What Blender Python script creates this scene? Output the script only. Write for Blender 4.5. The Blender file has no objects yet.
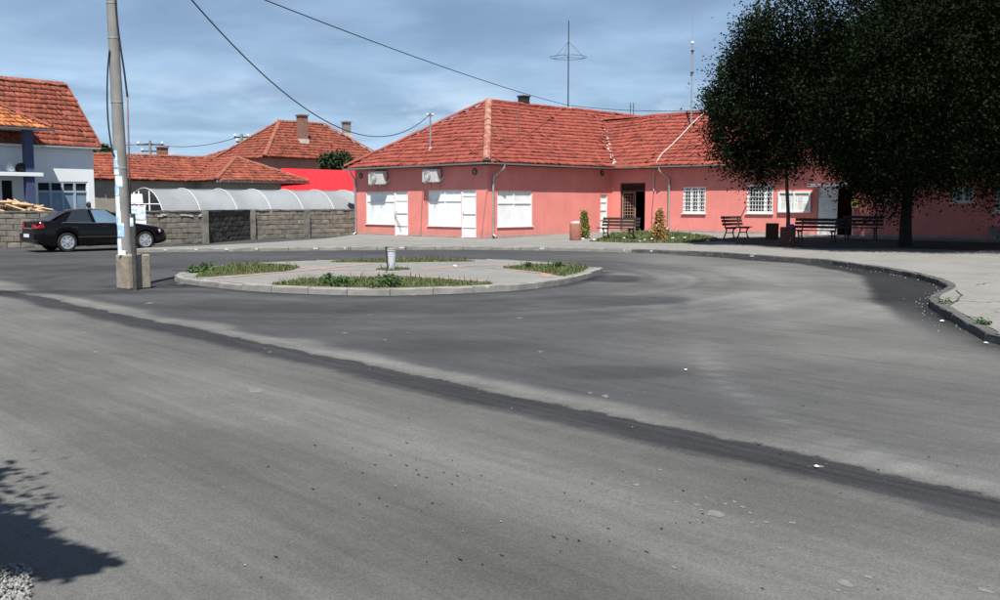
import bpy, math, random
import numpy as np
from mathutils import Vector, Matrix
random.seed(7); RNG = np.random.default_rng(11)
R = math.radians
S = bpy.context.scene
COL = S.collection

# ------------------------------------------------------------------ camera
FPX, HOR, CAMH = 1000.0, 203.0, 1.65            # focal length in photo pixels, horizon row, eye height
PITCH = math.atan((300-HOR)/FPX)
cam = bpy.data.cameras.new('camera'); cam.sensor_width = 36; cam.lens = 36*FPX/1000; cam.clip_end = 6000
camo = bpy.data.objects.new('camera', cam); COL.objects.link(camo)
camo.location = (0, 0, CAMH); camo.rotation_euler = (math.pi/2-PITCH, 0, 0)
S.camera = camo
# ------------------------------------------------------------------ world and sun
SUN_EL, SUN_AZ = R(60), (-.03, -1.0)             # direction towards the sun (x, y)
SKY_STRENGTH, SUN_STRENGTH, EXPOSURE = .05, 5.0, .70
w = bpy.data.worlds.new('World'); S.world = w; w.use_nodes = True
nt = w.node_tree; N = nt.nodes; LK = nt.links
bg = N['Background']; bg.inputs['Strength'].default_value = SKY_STRENGTH
sky = N.new('ShaderNodeTexSky'); sky.sky_type = 'NISHITA'; sky.sun_disc = False
sky.sun_elevation = SUN_EL; sky.sun_rotation = math.atan2(SUN_AZ[0], SUN_AZ[1])
sky.air_density = 1.0; sky.dust_density = 1.2; sky.ozone_density = 1.5
tc = N.new('ShaderNodeTexCoord'); sep = N.new('ShaderNodeSeparateXYZ'); LK.new(tc.outputs['Generated'], sep.inputs[0])
def wm(op, a, b=None):
    n = N.new('ShaderNodeMath'); n.operation = op
    for i, v in enumerate((a, b)):
        if v is None: continue
        if isinstance(v, (int, float)): n.inputs[i].default_value = v
        else: LK.new(v, n.inputs[i])
    return n.outputs[0]
zz = wm('ADD', wm('MAXIMUM', sep.outputs[2], 0.0), .10)
cmb = N.new('ShaderNodeCombineXYZ')
LK.new(wm('DIVIDE', sep.outputs[0], zz), cmb.inputs[0]); LK.new(wm('DIVIDE', sep.outputs[1], zz), cmb.inputs[1])
n1 = N.new('ShaderNodeTexNoise'); n1.inputs['Scale'].default_value = 1.5; n1.inputs['Detail'].default_value = 7; n1.inputs['Roughness'].default_value = .5
n1.inputs['Distortion'].default_value = .35
LK.new(cmb.outputs[0], n1.inputs['Vector'])
n2 = N.new('ShaderNodeTexNoise'); n2.inputs['Scale'].default_value = .6; n2.inputs['Detail'].default_value = 4
LK.new(cmb.outputs[0], n2.inputs['Vector'])
mr = N.new('ShaderNodeMapRange'); mr.inputs[1].default_value = .34; mr.inputs[2].default_value = .72; mr.interpolation_type = 'SMOOTHSTEP'
LK.new(wm('ADD', wm('MULTIPLY', n1.outputs[0], .6), wm('MULTIPLY', n2.outputs[0], .4)), mr.inputs[0])
mr.inputs[3].default_value = .48; mr.inputs[4].default_value = 1.0
mx = N.new('ShaderNodeMix'); mx.data_type = 'RGBA'
# a thin even cloud sheet looks denser the flatter one looks through it
slant = wm('DIVIDE', .17, wm('ADD', wm('MAXIMUM', sep.outputs[2], 0.0), .17))
LK.new(wm('MULTIPLY', mr.outputs[0], wm('ADD', wm('MULTIPLY', slant, .9), .1)), mx.inputs[0])
hs = N.new('ShaderNodeMix'); hs.data_type = 'RGBA'; hs.blend_type = 'MULTIPLY'; hs.inputs[0].default_value = 1
LK.new(sky.outputs[0], hs.inputs[6]); hs.inputs[7].default_value = (.34, .47, .70, 1)
LK.new(hs.outputs[2], mx.inputs[6]); mx.inputs[7].default_value = (8.7, 12.1, 15.8, 1)
# far fair-weather clouds standing low all round the horizon
cm3 = N.new('ShaderNodeCombineXYZ'); LK.new(sep.outputs[0], cm3.inputs[0]); LK.new(sep.outputs[1], cm3.inputs[1]); LK.new(wm('MULTIPLY', sep.outputs[2], 2.6), cm3.inputs[2])
n3 = N.new('ShaderNodeTexNoise'); n3.inputs['Scale'].default_value = 7.5; n3.inputs['Detail'].default_value = 7; n3.inputs['Roughness'].default_value = .55; LK.new(cm3.outputs[0], n3.inputs['Vector'])
m3 = N.new('ShaderNodeMapRange'); m3.interpolation_type = 'SMOOTHSTEP'; m3.inputs[1].default_value = .50; m3.inputs[2].default_value = .66; LK.new(n3.outputs[0], m3.inputs[0])
m4 = N.new('ShaderNodeMapRange'); m4.interpolation_type = 'SMOOTHSTEP'; m4.inputs[1].default_value = .135; m4.inputs[2].default_value = .05; LK.new(sep.outputs[2], m4.inputs[0])
mx3 = N.new('ShaderNodeMix'); mx3.data_type = 'RGBA'; LK.new(wm('MULTIPLY', wm('MULTIPLY', m3.outputs[0], m4.outputs[0]), .75), mx3.inputs[0]); LK.new(mx.outputs[2], mx3.inputs[6]); mx3.inputs[7].default_value = (12.5, 14.2, 15.6, 1)
LK.new(mx3.outputs[2], bg.inputs[0])
sun = bpy.data.lights.new('sun', 'SUN'); sun.energy = SUN_STRENGTH; sun.angle = R(.53); sun.color = (1, .96, .9)
suno = bpy.data.objects.new('sun', sun); COL.objects.link(suno)
_l = math.hypot(*SUN_AZ); SDIR = Vector((SUN_AZ[0]/_l*math.cos(SUN_EL), SUN_AZ[1]/_l*math.cos(SUN_EL), math.sin(SUN_EL)))
suno.rotation_euler = SDIR.to_track_quat('Z', 'Y').to_euler(); suno.location = (0, -20, 40)
S.view_settings.view_transform = 'Standard'; S.view_settings.look = 'None'
S.view_settings.exposure = EXPOSURE; S.view_settings.gamma = 1; S.view_settings.use_curve_mapping = False

# ------------------------------------------------------------------ photo rays -> places
CP, SP = math.cos(PITCH), math.sin(PITCH)
def ray(x, y):
    a, b = (x-500)/FPX, (300-y)/FPX
    return Vector((a, CP+b*SP, -SP+b*CP))
def gnd(x, y, z=0.0):
    d = ray(x, y); k = (z-CAMH)/d.z
    return Vector((d.x*k, d.y*k, z))
def at(x, y, Y):
    d = ray(x, y); k = Y/d.y
    return Vector((d.x*k, Y, CAMH+d.z*k))
def hit(x, y, P, e):
    """ray against the vertical plane through P along e -> (distance along e, height)"""
    d = ray(x, y); det = d.x*(-e[1])+e[0]*d.y
    k = (P[0]*(-e[1])+e[0]*P[1])/det
    q = (d.x*k-P[0])*e[0]+(d.y*k-P[1])*e[1]
    return q, CAMH+d.z*k

# ------------------------------------------------------------------ mesh helper
class MB:
    def __init__(s): s.v = []; s.f = []
    def add(s, vs, fs):
        o = len(s.v); s.v += [tuple(p) for p in vs]; s.f += [tuple(i+o for i in f) for f in fs]; return s
    def poly(s, pts): return s.add(pts, [tuple(range(len(pts)))])
    def box(s, c, sz, ax=None):
        """centre, full sizes, axes (3 unit vectors)"""
        c = Vector(c); X, Y, Z = [Vector(a) for a in (ax or ((1,0,0),(0,1,0),(0,0,1)))]
        h = [k/2 for k in sz]
        vs = [c+X*h[0]*i+Y*h[1]*j+Z*h[2]*k for k in (-1,1) for j in (-1,1) for i in (-1,1)]
        return s.add(vs, [(0,2,3,1),(4,5,7,6),(0,1,5,4),(2,6,7,3),(0,4,6,2),(1,3,7,5)])
    def prism(s, poly, vec):
        n = len(poly); vec = Vector(vec)
        vs = [Vector(p) for p in poly]+[Vector(p)+vec for p in poly]
        return s.add(vs, [tuple(range(n))[::-1], tuple(range(n, 2*n))]+[(i, (i+1)%n, (i+1)%n+n, i+n) for i in range(n)])
    def tube(s, pts, r, n=8, cap=True):
        pts = [Vector(p) for p in pts]; rs = r if hasattr(r, '__len__') else [r]*len(pts)
        o = len(s.v); up = None
        for i, p in enumerate(pts):
            t = (pts[min(i+1, len(pts)-1)]-pts[max(i-1, 0)]).normalized()
            a = t.orthogonal().normalized() if up is None else (up-t*up.dot(t)).normalized()
            up = a; b = t.cross(a)
            for k in range(n):
                an = 2*math.pi*k/n; s.v.append(tuple(p+(a*math.cos(an)+b*math.sin(an))*rs[i]))
        for i in range(len(pts)-1):
            for k in range(n):
                s.f.append((o+i*n+k, o+i*n+(k+1)%n, o+(i+1)*n+(k+1)%n, o+(i+1)*n+k))
        if cap:
            s.f.append(tuple(o+k for k in range(n))[::-1]); s.f.append(tuple(o+(len(pts)-1)*n+k for k in range(n)))
        return s
    def lathe(s, prof, c, ax=((1,0,0),(0,1,0),(0,0,1)), n=20):
        c = Vector(c); X, Y, Z = [Vector(a) for a in ax]; o = len(s.v)
        for r, z in prof:
            for k in range(n):
                an = 2*math.pi*k/n; s.v.append(tuple(c+X*r*math.cos(an)+Y*r*math.sin(an)+Z*z))
        for i in range(len(prof)-1):
            for k in range(n):
                s.f.append((o+i*n+k, o+i*n+(k+1)%n, o+(i+1)*n+(k+1)%n, o+(i+1)*n+k))
        s.f.append(tuple(o+k for k in range(n))[::-1]); s.f.append(tuple(o+(len(prof)-1)*n+k for k in range(n)))
        return s
ORIG = {}
def link_mesh(name, me, mat, parent=None, base=(0,0,0)):
    o = bpy.data.objects.new(name, me); COL.objects.link(o)
    if mat is not None and not me.materials: me.materials.append(mat)
    if parent is not None: o.parent = parent
    return o
def part(name, mb, mat, parent=None, smooth=False, bevel=0, auto=None):
    """mesh in world coordinates, stored relative to the thing's base"""
    base = Vector(ORIG.get(parent.name, (0,0,0))) if parent else Vector((0,0,0))
    me = bpy.data.meshes.new(name)
    if not parent and mb.v:
        vs = np.array(mb.v); base = Vector((vs[:,0].mean(), vs[:,1].mean(), vs[:,2].min()))
    me.from_pydata([tuple(Vector(p)-base) for p in mb.v], [], mb.f); me.update()
    o = link_mesh(name, me, mat, parent)
    if not parent: o.location = base
    ORIG[o.name] = base
    if smooth:
        for p in me.polygons: p.use_smooth = True
        if auto: me.set_sharp_from_angle(angle=R(auto))
    if bevel:
        m = o.modifiers.new('bevel', 'BEVEL'); m.width = bevel; m.segments = 2; m.limit_method = 'ANGLE'
    return o
def tag(o, label, cat, group=None):
    o['label'] = label; o['category'] = cat
    if group: o['group'] = group
    return o
def thing(name, label, cat, loc, group=None):
    o = bpy.data.objects.new(name, None); COL.objects.link(o); o.location = loc; o.empty_display_size = .2
    ORIG[o.name] = Vector(loc); return tag(o, label, cat, group)
def setting(o, kind='structure', label=None):
    o['kind'] = kind
    if label: o['label'] = label
    return o
def np_mesh(name, V, F, mat, parent=None, smooth=False, attr=None):
    """numpy verts (n,3) in world space and faces (m,k)"""
    base = np.array(ORIG.get(parent.name, (0,0,0))) if parent else np.array((V[:,0].mean(), V[:,1].mean(), V[:,2].min()))
    me = bpy.data.meshes.new(name); k = F.shape[1]
    me.vertices.add(len(V)); me.vertices.foreach_set('co', (V-base).astype(np.float32).ravel())
    me.loops.add(F.size); me.loops.foreach_set('vertex_index', F.astype(np.int32).ravel())
    me.polygons.add(len(F)); me.polygons.foreach_set('loop_start', np.arange(0, F.size, k, dtype=np.int32))
    me.update(calc_edges=True)
    if attr is not None:
        for an, av in attr.items():
            a = me.attributes.new(an, 'FLOAT', 'POINT'); a.data.foreach_set('value', av.astype(np.float32).ravel())
    if smooth: me.polygons.foreach_set('use_smooth', np.ones(len(F), bool))
    o = link_mesh(name, me, mat, parent)
    if not parent: o.location = tuple(base)
    ORIG[o.name] = Vector(base)
    return o

# ------------------------------------------------------------------ materials
def mat(name, col, rough=.8, var=0.0, scale=3.0, bump=0.0, bscale=None, dark=None, metal=0, spec=.3, island=0.0, icols=None, stain=None, trans=0):
    """colour with noise variation, optional second colour patches (dark=(colour, scale, lo, hi)), random tint per island"""
    m = bpy.data.materials.new(name); m.use_nodes = True; t = m.node_tree; n = t.nodes; l = t.links
    b = n['Principled BSDF']; b.inputs['Roughness'].default_value = rough; b.inputs['Metallic'].default_value = metal
    b.inputs['Specular IOR Level'].default_value = spec
    tcn = n.new('ShaderNodeNewGeometry'); pos = tcn.outputs['Position']
    rgb = n.new('ShaderNodeRGB'); rgb.outputs[0].default_value = (*col, 1); cur = rgb.outputs[0]
    def noise(sc, det=5, ro=.6):
        q = n.new('ShaderNodeTexNoise'); q.inputs['Scale'].default_value = sc; q.inputs['Detail'].default_value = det
        q.inputs['Roughness'].default_value = ro; l.new(pos, q.inputs['Vector']); return q.outputs[0]
    def mixc(fac, a, bcol, mode='MIX'):
        q = n.new('ShaderNodeMix'); q.data_type = 'RGBA'; q.blend_type = mode
        if isinstance(fac, float): q.inputs[0].default_value = fac
        else: l.new(fac, q.inputs[0])
        l.new(a, q.inputs[6])
        if isinstance(bcol, tuple): q.inputs[7].default_value = (*bcol, 1)
        else: l.new(bcol, q.inputs[7])
        return q.outputs[2]
    def ramp(src, lo, hi, a=0., c=1.):
        q = n.new('ShaderNodeMapRange'); q.interpolation_type = 'SMOOTHSTEP'
        l.new(src, q.inputs[0]); q.inputs[1].default_value = lo; q.inputs[2].default_value = hi; q.inputs[3].default_value = a; q.inputs[4].default_value = c
        return q.outputs[0]
    if icols:
        cr = n.new('ShaderNodeValToRGB'); l.new(tcn.outputs['Random Per Island'], cr.inputs[0])
        el = cr.color_ramp.elements
        while len(el) < len(icols): el.new(.5)
        for i, c in enumerate(icols): el[i].position = i/(len(icols)-1); el[i].color = (*c, 1)
        cur = cr.outputs[0]
    if var:
        f = ramp(noise(scale), .25, .75, 1-var, 1+var)
        v = n.new('ShaderNodeVectorMath'); v.operation = 'SCALE'; l.new(cur, v.inputs[0]); l.new(f, v.inputs['Scale']); cur = v.outputs[0]
    if island:
        f = ramp(tcn.outputs['Random Per Island'], 0, 1, 1-island, 1+island)
        v = n.new('ShaderNodeVectorMath'); v.operation = 'SCALE'; l.new(cur, v.inputs[0]); l.new(f, v.inputs['Scale']); cur = v.outputs[0]
    for dk in ([dark] if dark and not isinstance(dark, list) else (dark or [])):
        cur = mixc(ramp(noise(dk[1], 6, .65), dk[2], dk[3], 0, dk[4] if len(dk) > 4 else 1), cur, dk[0])
    l.new(cur, b.inputs['Base Color'])
    if bump:
        bp = n.new('ShaderNodeBump'); bp.inputs['Strength'].default_value = 1; bp.inputs['Distance'].default_value = bump
        l.new(noise(bscale or scale*6, 6, .7), bp.inputs['Height']); l.new(bp.outputs[0], b.inputs['Normal'])
    if trans:
        tr = n.new('ShaderNodeBsdfTranslucent'); l.new(cur, tr.inputs[0]); ms = n.new('ShaderNodeMixShader'); ms.inputs[0].default_value = trans
        l.new(b.outputs[0], ms.inputs[1]); l.new(tr.outputs[0], ms.inputs[2]); l.new(ms.outputs[0], n['Material Output'].inputs[0])
    return m
M = {}
M['pink'] = mat('pink render', (.70, .240, .208), .9, .08, 1.2, .004, 60, dark=[((.63, .21, .185), .8, .5, .8, .5), ((.70, .28, .26), 2.5, .62, .8, .3)])
def weather(m):
    t = m.node_tree; n = t.nodes; l = t.links; b = n['Principled BSDF']; src = b.inputs['Base Color'].links[0].from_socket; g = n.new('ShaderNodeNewGeometry')
    def nz(sc, vec, det=5):
        q = n.new('ShaderNodeTexNoise'); q.inputs['Scale'].default_value = sc; q.inputs['Detail'].default_value = det; q.inputs['Roughness'].default_value = .65; l.new(vec, q.inputs['Vector']); return q.outputs[0]
    def mr_(s_, lo, hi, a, c):
        q = n.new('ShaderNodeMapRange'); q.interpolation_type = 'SMOOTHSTEP'; l.new(s_, q.inputs[0])
        for i, x in enumerate((lo, hi, a, c)): q.inputs[i+1].default_value = x
        return q.outputs[0]
    mp = n.new('ShaderNodeMapping'); mp.inputs['Scale'].default_value = (4, 4, .25); l.new(g.outputs['Position'], mp.inputs[0])
    v = n.new('ShaderNodeVectorMath'); v.operation = 'SCALE'; l.new(src, v.inputs[0]); l.new(mr_(nz(1.0, mp.outputs[0]), .3, .72, 1.01, .965), v.inputs['Scale'])
    sp_ = n.new('ShaderNodeSeparateXYZ'); l.new(g.outputs['Position'], sp_.inputs[0])
    a = n.new('ShaderNodeMath'); a.operation = 'MULTIPLY_ADD'; l.new(nz(2.2, g.outputs['Position'], 7), a.inputs[0]); a.inputs[1].default_value = -1.1; l.new(sp_.outputs[2], a.inputs[2])
    mx_ = n.new('ShaderNodeMix'); mx_.data_type = 'RGBA'; l.new(mr_(a.outputs[0], -.26, .06, .4, 0), mx_.inputs[0]); l.new(v.outputs[0], mx_.inputs[6]); mx_.inputs[7].default_value = (.40, .22, .19, 1); l.new(mx_.outputs[2], b.inputs['Base Color'])
weather(M['pink'])
M['plinth'] = mat('grey plinth', (.30, .27, .25), .9, .2, 3, .01)
M['white'] = mat('white paint', (.80, .80, .79), .5, .06, 4, .001)
M['ac_grey'] = mat('aged white casing', (.50, .50, .48), .5, .10, 6)
M['white_old'] = mat('old white paint', (.74, .75, .73), .6, .10, 5, .002, dark=((.45, .43, .38), 5, .62, .78, .7))
M['painted_glass'] = mat('whitewashed glass', (.78, .82, .82), .25, .10, 2.2, dark=((.60, .65, .66), 3.0, .55, .75, .6), spec=.5)
M['glass'] = mat('dark glass', (.02, .025, .03), .08, spec=.6)
M['glass_blue'] = mat('bluish glass', (.10, .16, .22), .08, .2, .5, spec=.8)
M['dark'] = mat('dark opening', (.012, .011, .011), .9)
M['iron'] = mat('dark iron', (.05, .045, .042), .5, .2, 20, metal=.4)
M['brown_iron'] = mat('brown grille paint', (.10, .045, .035), .6, .2, 15)
M['galv'] = mat('galvanised steel', (.42, .42, .42), .45, .12, 6, metal=.6)
M['post'] = mat('dark worn post', (.06, .055, .05), .7, .4, 9)
M['rust'] = mat('rusty pipe', (.16, .10, .075), .8, .3, 12)
TILE = [(0.207, 0.0492, 0.0361), (0.2844, 0.0689, 0.0475), (0.2574, 0.0599, 0.0422), (0.3033, 0.0763, 0.0528), (0.2709, 0.0648, 0.0449), (0.2304, 0.0541, 0.0396), (0.2898, 0.0697, 0.0502), (0.1611, 0.0459, 0.0343)]
M['tile'] = mat('clay roof tile', (.4, .1, .05), .85, .10, 1.5, .003, 40, icols=TILE, dark=((.13, .06, .045), .55, .62, .82, .35))
TILE2 = [(0.1791, 0.0496, 0.0315), (0.2763, 0.0781, 0.0486), (0.2358, 0.0622, 0.0387), (0.2943, 0.0899, 0.0558), (0.2484, 0.068, 0.0423), (0.1953, 0.0546, 0.0369), (0.2646, 0.0722, 0.0441), (0.1314, 0.047, 0.0324)]
M['tile_old'] = mat('weathered roof tile', (.4, .1, .05), .9, .22, 1.5, .003, 40, icols=TILE2, dark=((.13, .085, .06), .7, .55, .78, .6))
M['tile_porch'] = mat('orange porch tile', (.4, .1, .05), .9, .25, 1.5, .003, 40, icols=[(.34, .11, .04), (.52, .19, .07), (.46, .15, .06), (.25, .09, .04)])
M['deck'] = mat('roof boards', (.18, .055, .04), .9, .1)
M['mortar'] = mat('ridge mortar', (.36, .22, .17), .9, .3, 6, .01, 30, dark=[((.27, .075, .048), 3, .40, .58), ((.5, .42, .37), 7, .62, .7, .8)])
M['mortar_low'] = mat('tile red ridge', (.24, .085, .055), .9, .3, 5, .01, 30, dark=((.30, .2, .16), 3, .55, .7, .7))
M['mortar_white'] = mat('white mortar', (.52, .47, .43), .9, .2, 6)
M['block'] = mat('concrete block', (.185, .168, .14), .95, .28, 2.5, .012, 30, dark=((.10, .09, .075), 1.3, .56, .75, .8))
M['block_dark'] = mat('darker block', (.068, .064, .057), .95, .4, 3, .012, 30)  # darker tone for one section of the block wall
M['wallcore'] = mat('wall mortar', (.15, .135, .11), .95, .3, 3, .01)
M['coping'] = mat('wall coping', (.17, .16, .14), .95, .4, 3, .02, 20)
M['plastic'] = mat('greenhouse film', (.265, .28, .29), .35, .12, .6, .01, 2.0, spec=.5, dark=((.19, .19, .195), .9, .6, .8, .6), trans=.08)
M['hoop'] = mat('pale grey hoop', (.48, .49, .5), .5)
M['cream'] = mat('cream render', (.30, .275, .235), .9, .15, 1, .004)
M['wall_white'] = mat('white render', (.74, .78, .79), .9, .04, 1, .003)
M['dark_blue'] = mat('navy paint', (.06, .075, .15), .6, .1)
M['red_sheet'] = mat('red sheet', (.50, .02, .025), .5, .05, 1)
M['concrete'] = mat('pole concrete', (.22, .215, .205), .9, .15, 3, .003, 50)
M['concrete_block'] = mat('rough cast concrete', (.27, .235, .185), .95, .25, 5, .02, 25, dark=((.17, .14, .10), 4, .5, .7, .8))
M['paper'] = mat('poster paper', (.72, .75, .77), .7, .08, 8, dark=((.20, .45, .68), 9, .50, .6, .8))
M['paper_blue'] = mat('blue poster', (.30, .52, .72), .7, .1, 8, dark=((.75, .78, .8), 11, .52, .6, .9))
M['kerb'] = mat('kerb stone', (.215, .207, .186), .95, .18, 3, .008, 40, dark=((.14, .135, .125), 2.2, .55, .75, .7))
M['kerb_dirty'] = mat('tarry kerb stone', (.085, .083, .078), .95, .3, 4, .008, 40, dark=((.20, .195, .18), 3, .58, .7, .7))
M['limewash'] = mat('limewash mark', (.50, .49, .46), .9, .15, 12)
M['red_paver'] = mat('red pavers', (.30, .20, .175), .95, .2, 5, .004, 30)
M['car_black'] = mat('black car paint', (.004, .0025, .0035), .12, spec=.28)
M['tyre'] = mat('tyre rubber', (.018, .018, .018), .85)
M['alloy'] = mat('alloy wheel', (.62, .62, .63), .3, metal=.7)
M['black_plastic'] = mat('black plastic', (.02, .02, .02), .6)
M['lamp_red'] = mat('tail lamp lens', (.25, .012, .015), .15, spec=.6)
M['lamp_clear'] = mat('clear lamp lens', (.6, .6, .58), .1, spec=.8)
M['chrome'] = mat('chrome strip', (.55, .55, .55), .2, metal=.9)
M['slat'] = mat('dark bench slat', (.028, .022, .020), .7, .3, 8, .002)
M['slat_brown'] = mat('brown bench slat', (.060, .028, .024), .7, .3, 8, .002)
M['bin_brown'] = mat('pebbled brown concrete', (.30, .125, .085), .95, .15, 12, .006, 50)
M['planter'] = mat('dark brown planter', (.085, .035, .030), .9, .2, 8, .006, 40)
M['bark'] = mat('bark', (.07, .058, .045), .95, .35, 9, .02, 30)
M['bark_dark'] = mat('dark patchy bark', (.018, .015, .012), .95, .35, 6, .02, 30, dark=((.16, .135, .105), 2.0, .66, .74, .9))
M['bark_pale'] = mat('patchy bark', (.11, .095, .075), .95, .35, 6, .02, 30, dark=((.42, .36, .28), 2.2, .60, .70, .9))
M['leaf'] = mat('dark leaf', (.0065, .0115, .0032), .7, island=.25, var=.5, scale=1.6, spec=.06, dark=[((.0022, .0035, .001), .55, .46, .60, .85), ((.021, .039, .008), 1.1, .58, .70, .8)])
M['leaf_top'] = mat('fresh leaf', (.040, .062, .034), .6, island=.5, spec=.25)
M['leaf_far'] = mat('far leaf', (.025, .04, .015), .7, island=.5)
M['thuja'] = mat('yellow green thuja', (.17, .16, .035), .8, island=.5, var=.3, scale=6, dark=((.05, .07, .02), 5, .5, .7))
M['thuja_brown'] = mat('browning thuja', (.30, .17, .06), .8, island=.5, var=.3, scale=6, dark=((.14, .14, .04), 5, .5, .7))
M['grass'] = mat('grass blade', (.09, .14, .035), .7, icols=[(.045, .080, .022), (.09, .12, .034), (.062, .10, .028), (.17, .16, .07), (.038, .072, .02), (.12, .135, .048)], dark=((.16, .15, .07), .9, .52, .72, .5))
M['grass_soil'] = mat('grassy soil', (.085, .09, .042), .95, .3, 4, .03, 20, dark=((.15, .13, .085), 1.5, .5, .7))
M['litter'] = mat('litter paper', (.75, .75, .75), .7, .1, 20)
M['gravel'] = mat('crushed stone', (.42, .42, .40), .9, icols=[(.10, .10, .097), (.24, .24, .23), (.16, .158, .152), (.31, .305, .295)])
M['rubble'] = mat('dusty rubble', (.2, .2, .19), .9, icols=[(.08, .08, .075), (.2, .2, .19), (.14, .135, .125), (.30, .3, .29)])
M['splash'] = mat('dried cement splash', (.145, .143, .137), .95, .2, 20)
M['tar'] = mat('tar crumb', (.015, .015, .015), .9)
M['wood_cut'] = mat('split firewood', (.48, .33, .20), .9, .25, 6, .01, 30, dark=((.20, .13, .09), 3, .5, .65))
M['brick_red'] = mat('old chimney brick', (.24, .13, .10), .95, .3, 8, .02, 25)
M['cable'] = mat('black cable', (.02, .022, .028), .6)
M['cable_white'] = mat('white conduit', (.46, .42, .39), .6)
M['yellow_box'] = mat('yellow box', (.62, .48, .16), .5, .1, 8)
M['earth'] = mat('dry earth and weeds', (.12, .12, .07), .95, .3, .3, .05, 3)

# asphalt: tone comes from laid patches (attribute) and fine grain
def asphalt():
    m = bpy.data.materials.new('asphalt'); m.use_nodes = True; t = m.node_tree; n = t.nodes; l = t.links
    b = n['Principled BSDF']; b.inputs['Roughness'].default_value = .9; b.inputs['Specular IOR Level'].default_value = .12
    g = n.new('ShaderNodeNewGeometry'); at_ = n.new('ShaderNodeAttribute'); at_.attribute_name = 'tone'
    ab = n.new('ShaderNodeAttribute'); ab.attribute_name = 'fresh'
    def noise(sc, det, ro, vec=None):
        q = n.new('ShaderNodeTexNoise'); q.inputs['Scale'].default_value = sc; q.inputs['Detail'].default_value = det; q.inputs['Roughness'].default_value = ro
        l.new(vec or g.outputs['Position'], q.inputs['Vector']); return q.outputs[0]
    def rng(src, lo, hi, a, c):
        q = n.new('ShaderNodeMapRange'); l.new(src, q.inputs[0])
        for i, x in enumerate((lo, hi, a, c)): q.inputs[i+1].default_value = x
        return q.outputs[0]
    def mul(a, c):
        q = n.new('ShaderNodeMath'); q.operation = 'MULTIPLY'; l.new(a, q.inputs[0]); l.new(c, q.inputs[1]); return q.outputs[0]
    mp = n.new('ShaderNodeMapping'); mp.vector_type = 'TEXTURE'; mp.inputs['Rotation'].default_value = (0, 0, R(-47.9)); mp.inputs['Scale'].default_value = (1/.35, 1/3.2, 1)
    l.new(g.outputs['Position'], mp.inputs[0])
    def mth(op, x, y):
        q = n.new('ShaderNodeMath'); q.operation = op
        for i, z in enumerate((x, y)):
            if isinstance(z, (int, float)): q.inputs[i].default_value = z
            else: l.new(z, q.inputs[i])
        return q.outputs[0]
    def srng(src, lo, hi, a_, c_):
        q = n.new('ShaderNodeMapRange'); q.interpolation_type = 'SMOOTHSTEP'; l.new(src, q.inputs[0])
        for i, x in enumerate((lo, hi, a_, c_)): q.inputs[i+1].default_value = x
        return q.outputs[0]
    # distance from the paving joint, with a ragged edge
    A_, B_ = gnd(0, 291), gnd(1000, 506); td = (B_-A_).normalized(); nv = Vector((-td.y, td.x, 0)); nv = nv if nv.y > 0 else -nv
    vd = n.new('ShaderNodeVectorMath'); vd.operation = 'DOT_PRODUCT'; l.new(g.outputs['Position'], vd.inputs[0]); vd.inputs[1].default_value = nv
    dd = mth('SUBTRACT', vd.outputs['Value'], nv.dot(A_))
    dd = mth('ADD', dd, mth('MULTIPLY', mth('SUBTRACT', noise(.45, 3, .6), .5), .50))
    dd = mth('ADD', dd, mth('MULTIPLY', mth('SUBTRACT', noise(4, 9, .85), .5), .40))
    top_ = srng(dd, .16, .20, 1, 0); bot_ = srng(dd, -.44, -.18, 0, 1); seam = mth('MULTIPLY', top_, bot_)
    pale_ = mth('MULTIPLY', srng(dd, .20, .25, 0, 1), srng(dd, .45, .75, 1, 0))
    tone = mul(at_.outputs['Fac'], rng(noise(.5, 6, .62), .3, .7, .86, 1.14))
    tone = mul(tone, rng(noise(.8, 5, .6, mp.outputs[0]), .3, .7, .92, 1.08))
    mp2 = n.new('ShaderNodeMapping'); mp2.vector_type = 'TEXTURE'; mp2.inputs['Rotation'].default_value = (0, 0, R(-47.9)); mp2.inputs['Scale'].default_value = (2.2, 1/9, 1); l.new(g.outputs['Position'], mp2.inputs[0])
    tone = mul(tone, rng(noise(1.1, 6, .65, mp2.outputs[0]), .3, .7, .88, 1.12))
    tone = mul(tone, rng(noise(9, 4, .7), .3, .7, .95, 1.05))
    tone = mul(tone, mth('SUBTRACT', 1.0, mth('MULTIPLY', seam, rng(noise(1.6, 7, .8, mp2.outputs[0]), .32, .68, .14, .62))))
    tone = mul(tone, mth('ADD', 1.0, mth('MULTIPLY', pale_, rng(noise(1.1, 5, .65), .35, .7, .02, .36))))
    vo = n.new('ShaderNodeTexVoronoi'); vo.inputs['Scale'].default_value = 130; l.new(g.outputs['Position'], vo.inputs['Vector'])
    spk = n.new('ShaderNodeSeparateXYZ'); l.new(vo.outputs['Color'], spk.inputs[0])
    tone = mul(tone, rng(spk.outputs[0], 0, 1, .80, 1.22))
    # bald spots where the stone shows, and small dark bleed spots
    tone = mul(tone, srng(noise(3.1, 7, .75), .64, .72, 1, 1.15)); tone = mul(tone, srng(noise(4.3, 6, .7), .28, .36, .82, 1))
    mx = n.new('ShaderNodeMix'); mx.data_type = 'RGBA'; l.new(mth('MAXIMUM', ab.outputs['Fac'], seam), mx.inputs[0])
    mx.inputs[6].default_value = (.106, .1055, .101, 1); mx.inputs[7].default_value = (.0615, .0625, .0655, 1)
    v = n.new('ShaderNodeVectorMath'); v.operation = 'SCALE'; l.new(mx.outputs[2], v.inputs[0]); l.new(tone, v.inputs['Scale'])
    l.new(v.outputs[0], b.inputs['Base Color'])
    bp = n.new('ShaderNodeBump'); bp.inputs['Strength'].default_value = .8; bp.inputs['Distance'].default_value = .0035
    l.new(noise(110, 3, .7), bp.inputs['Height']); l.new(bp.outputs[0], b.inputs['Normal'])
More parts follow.
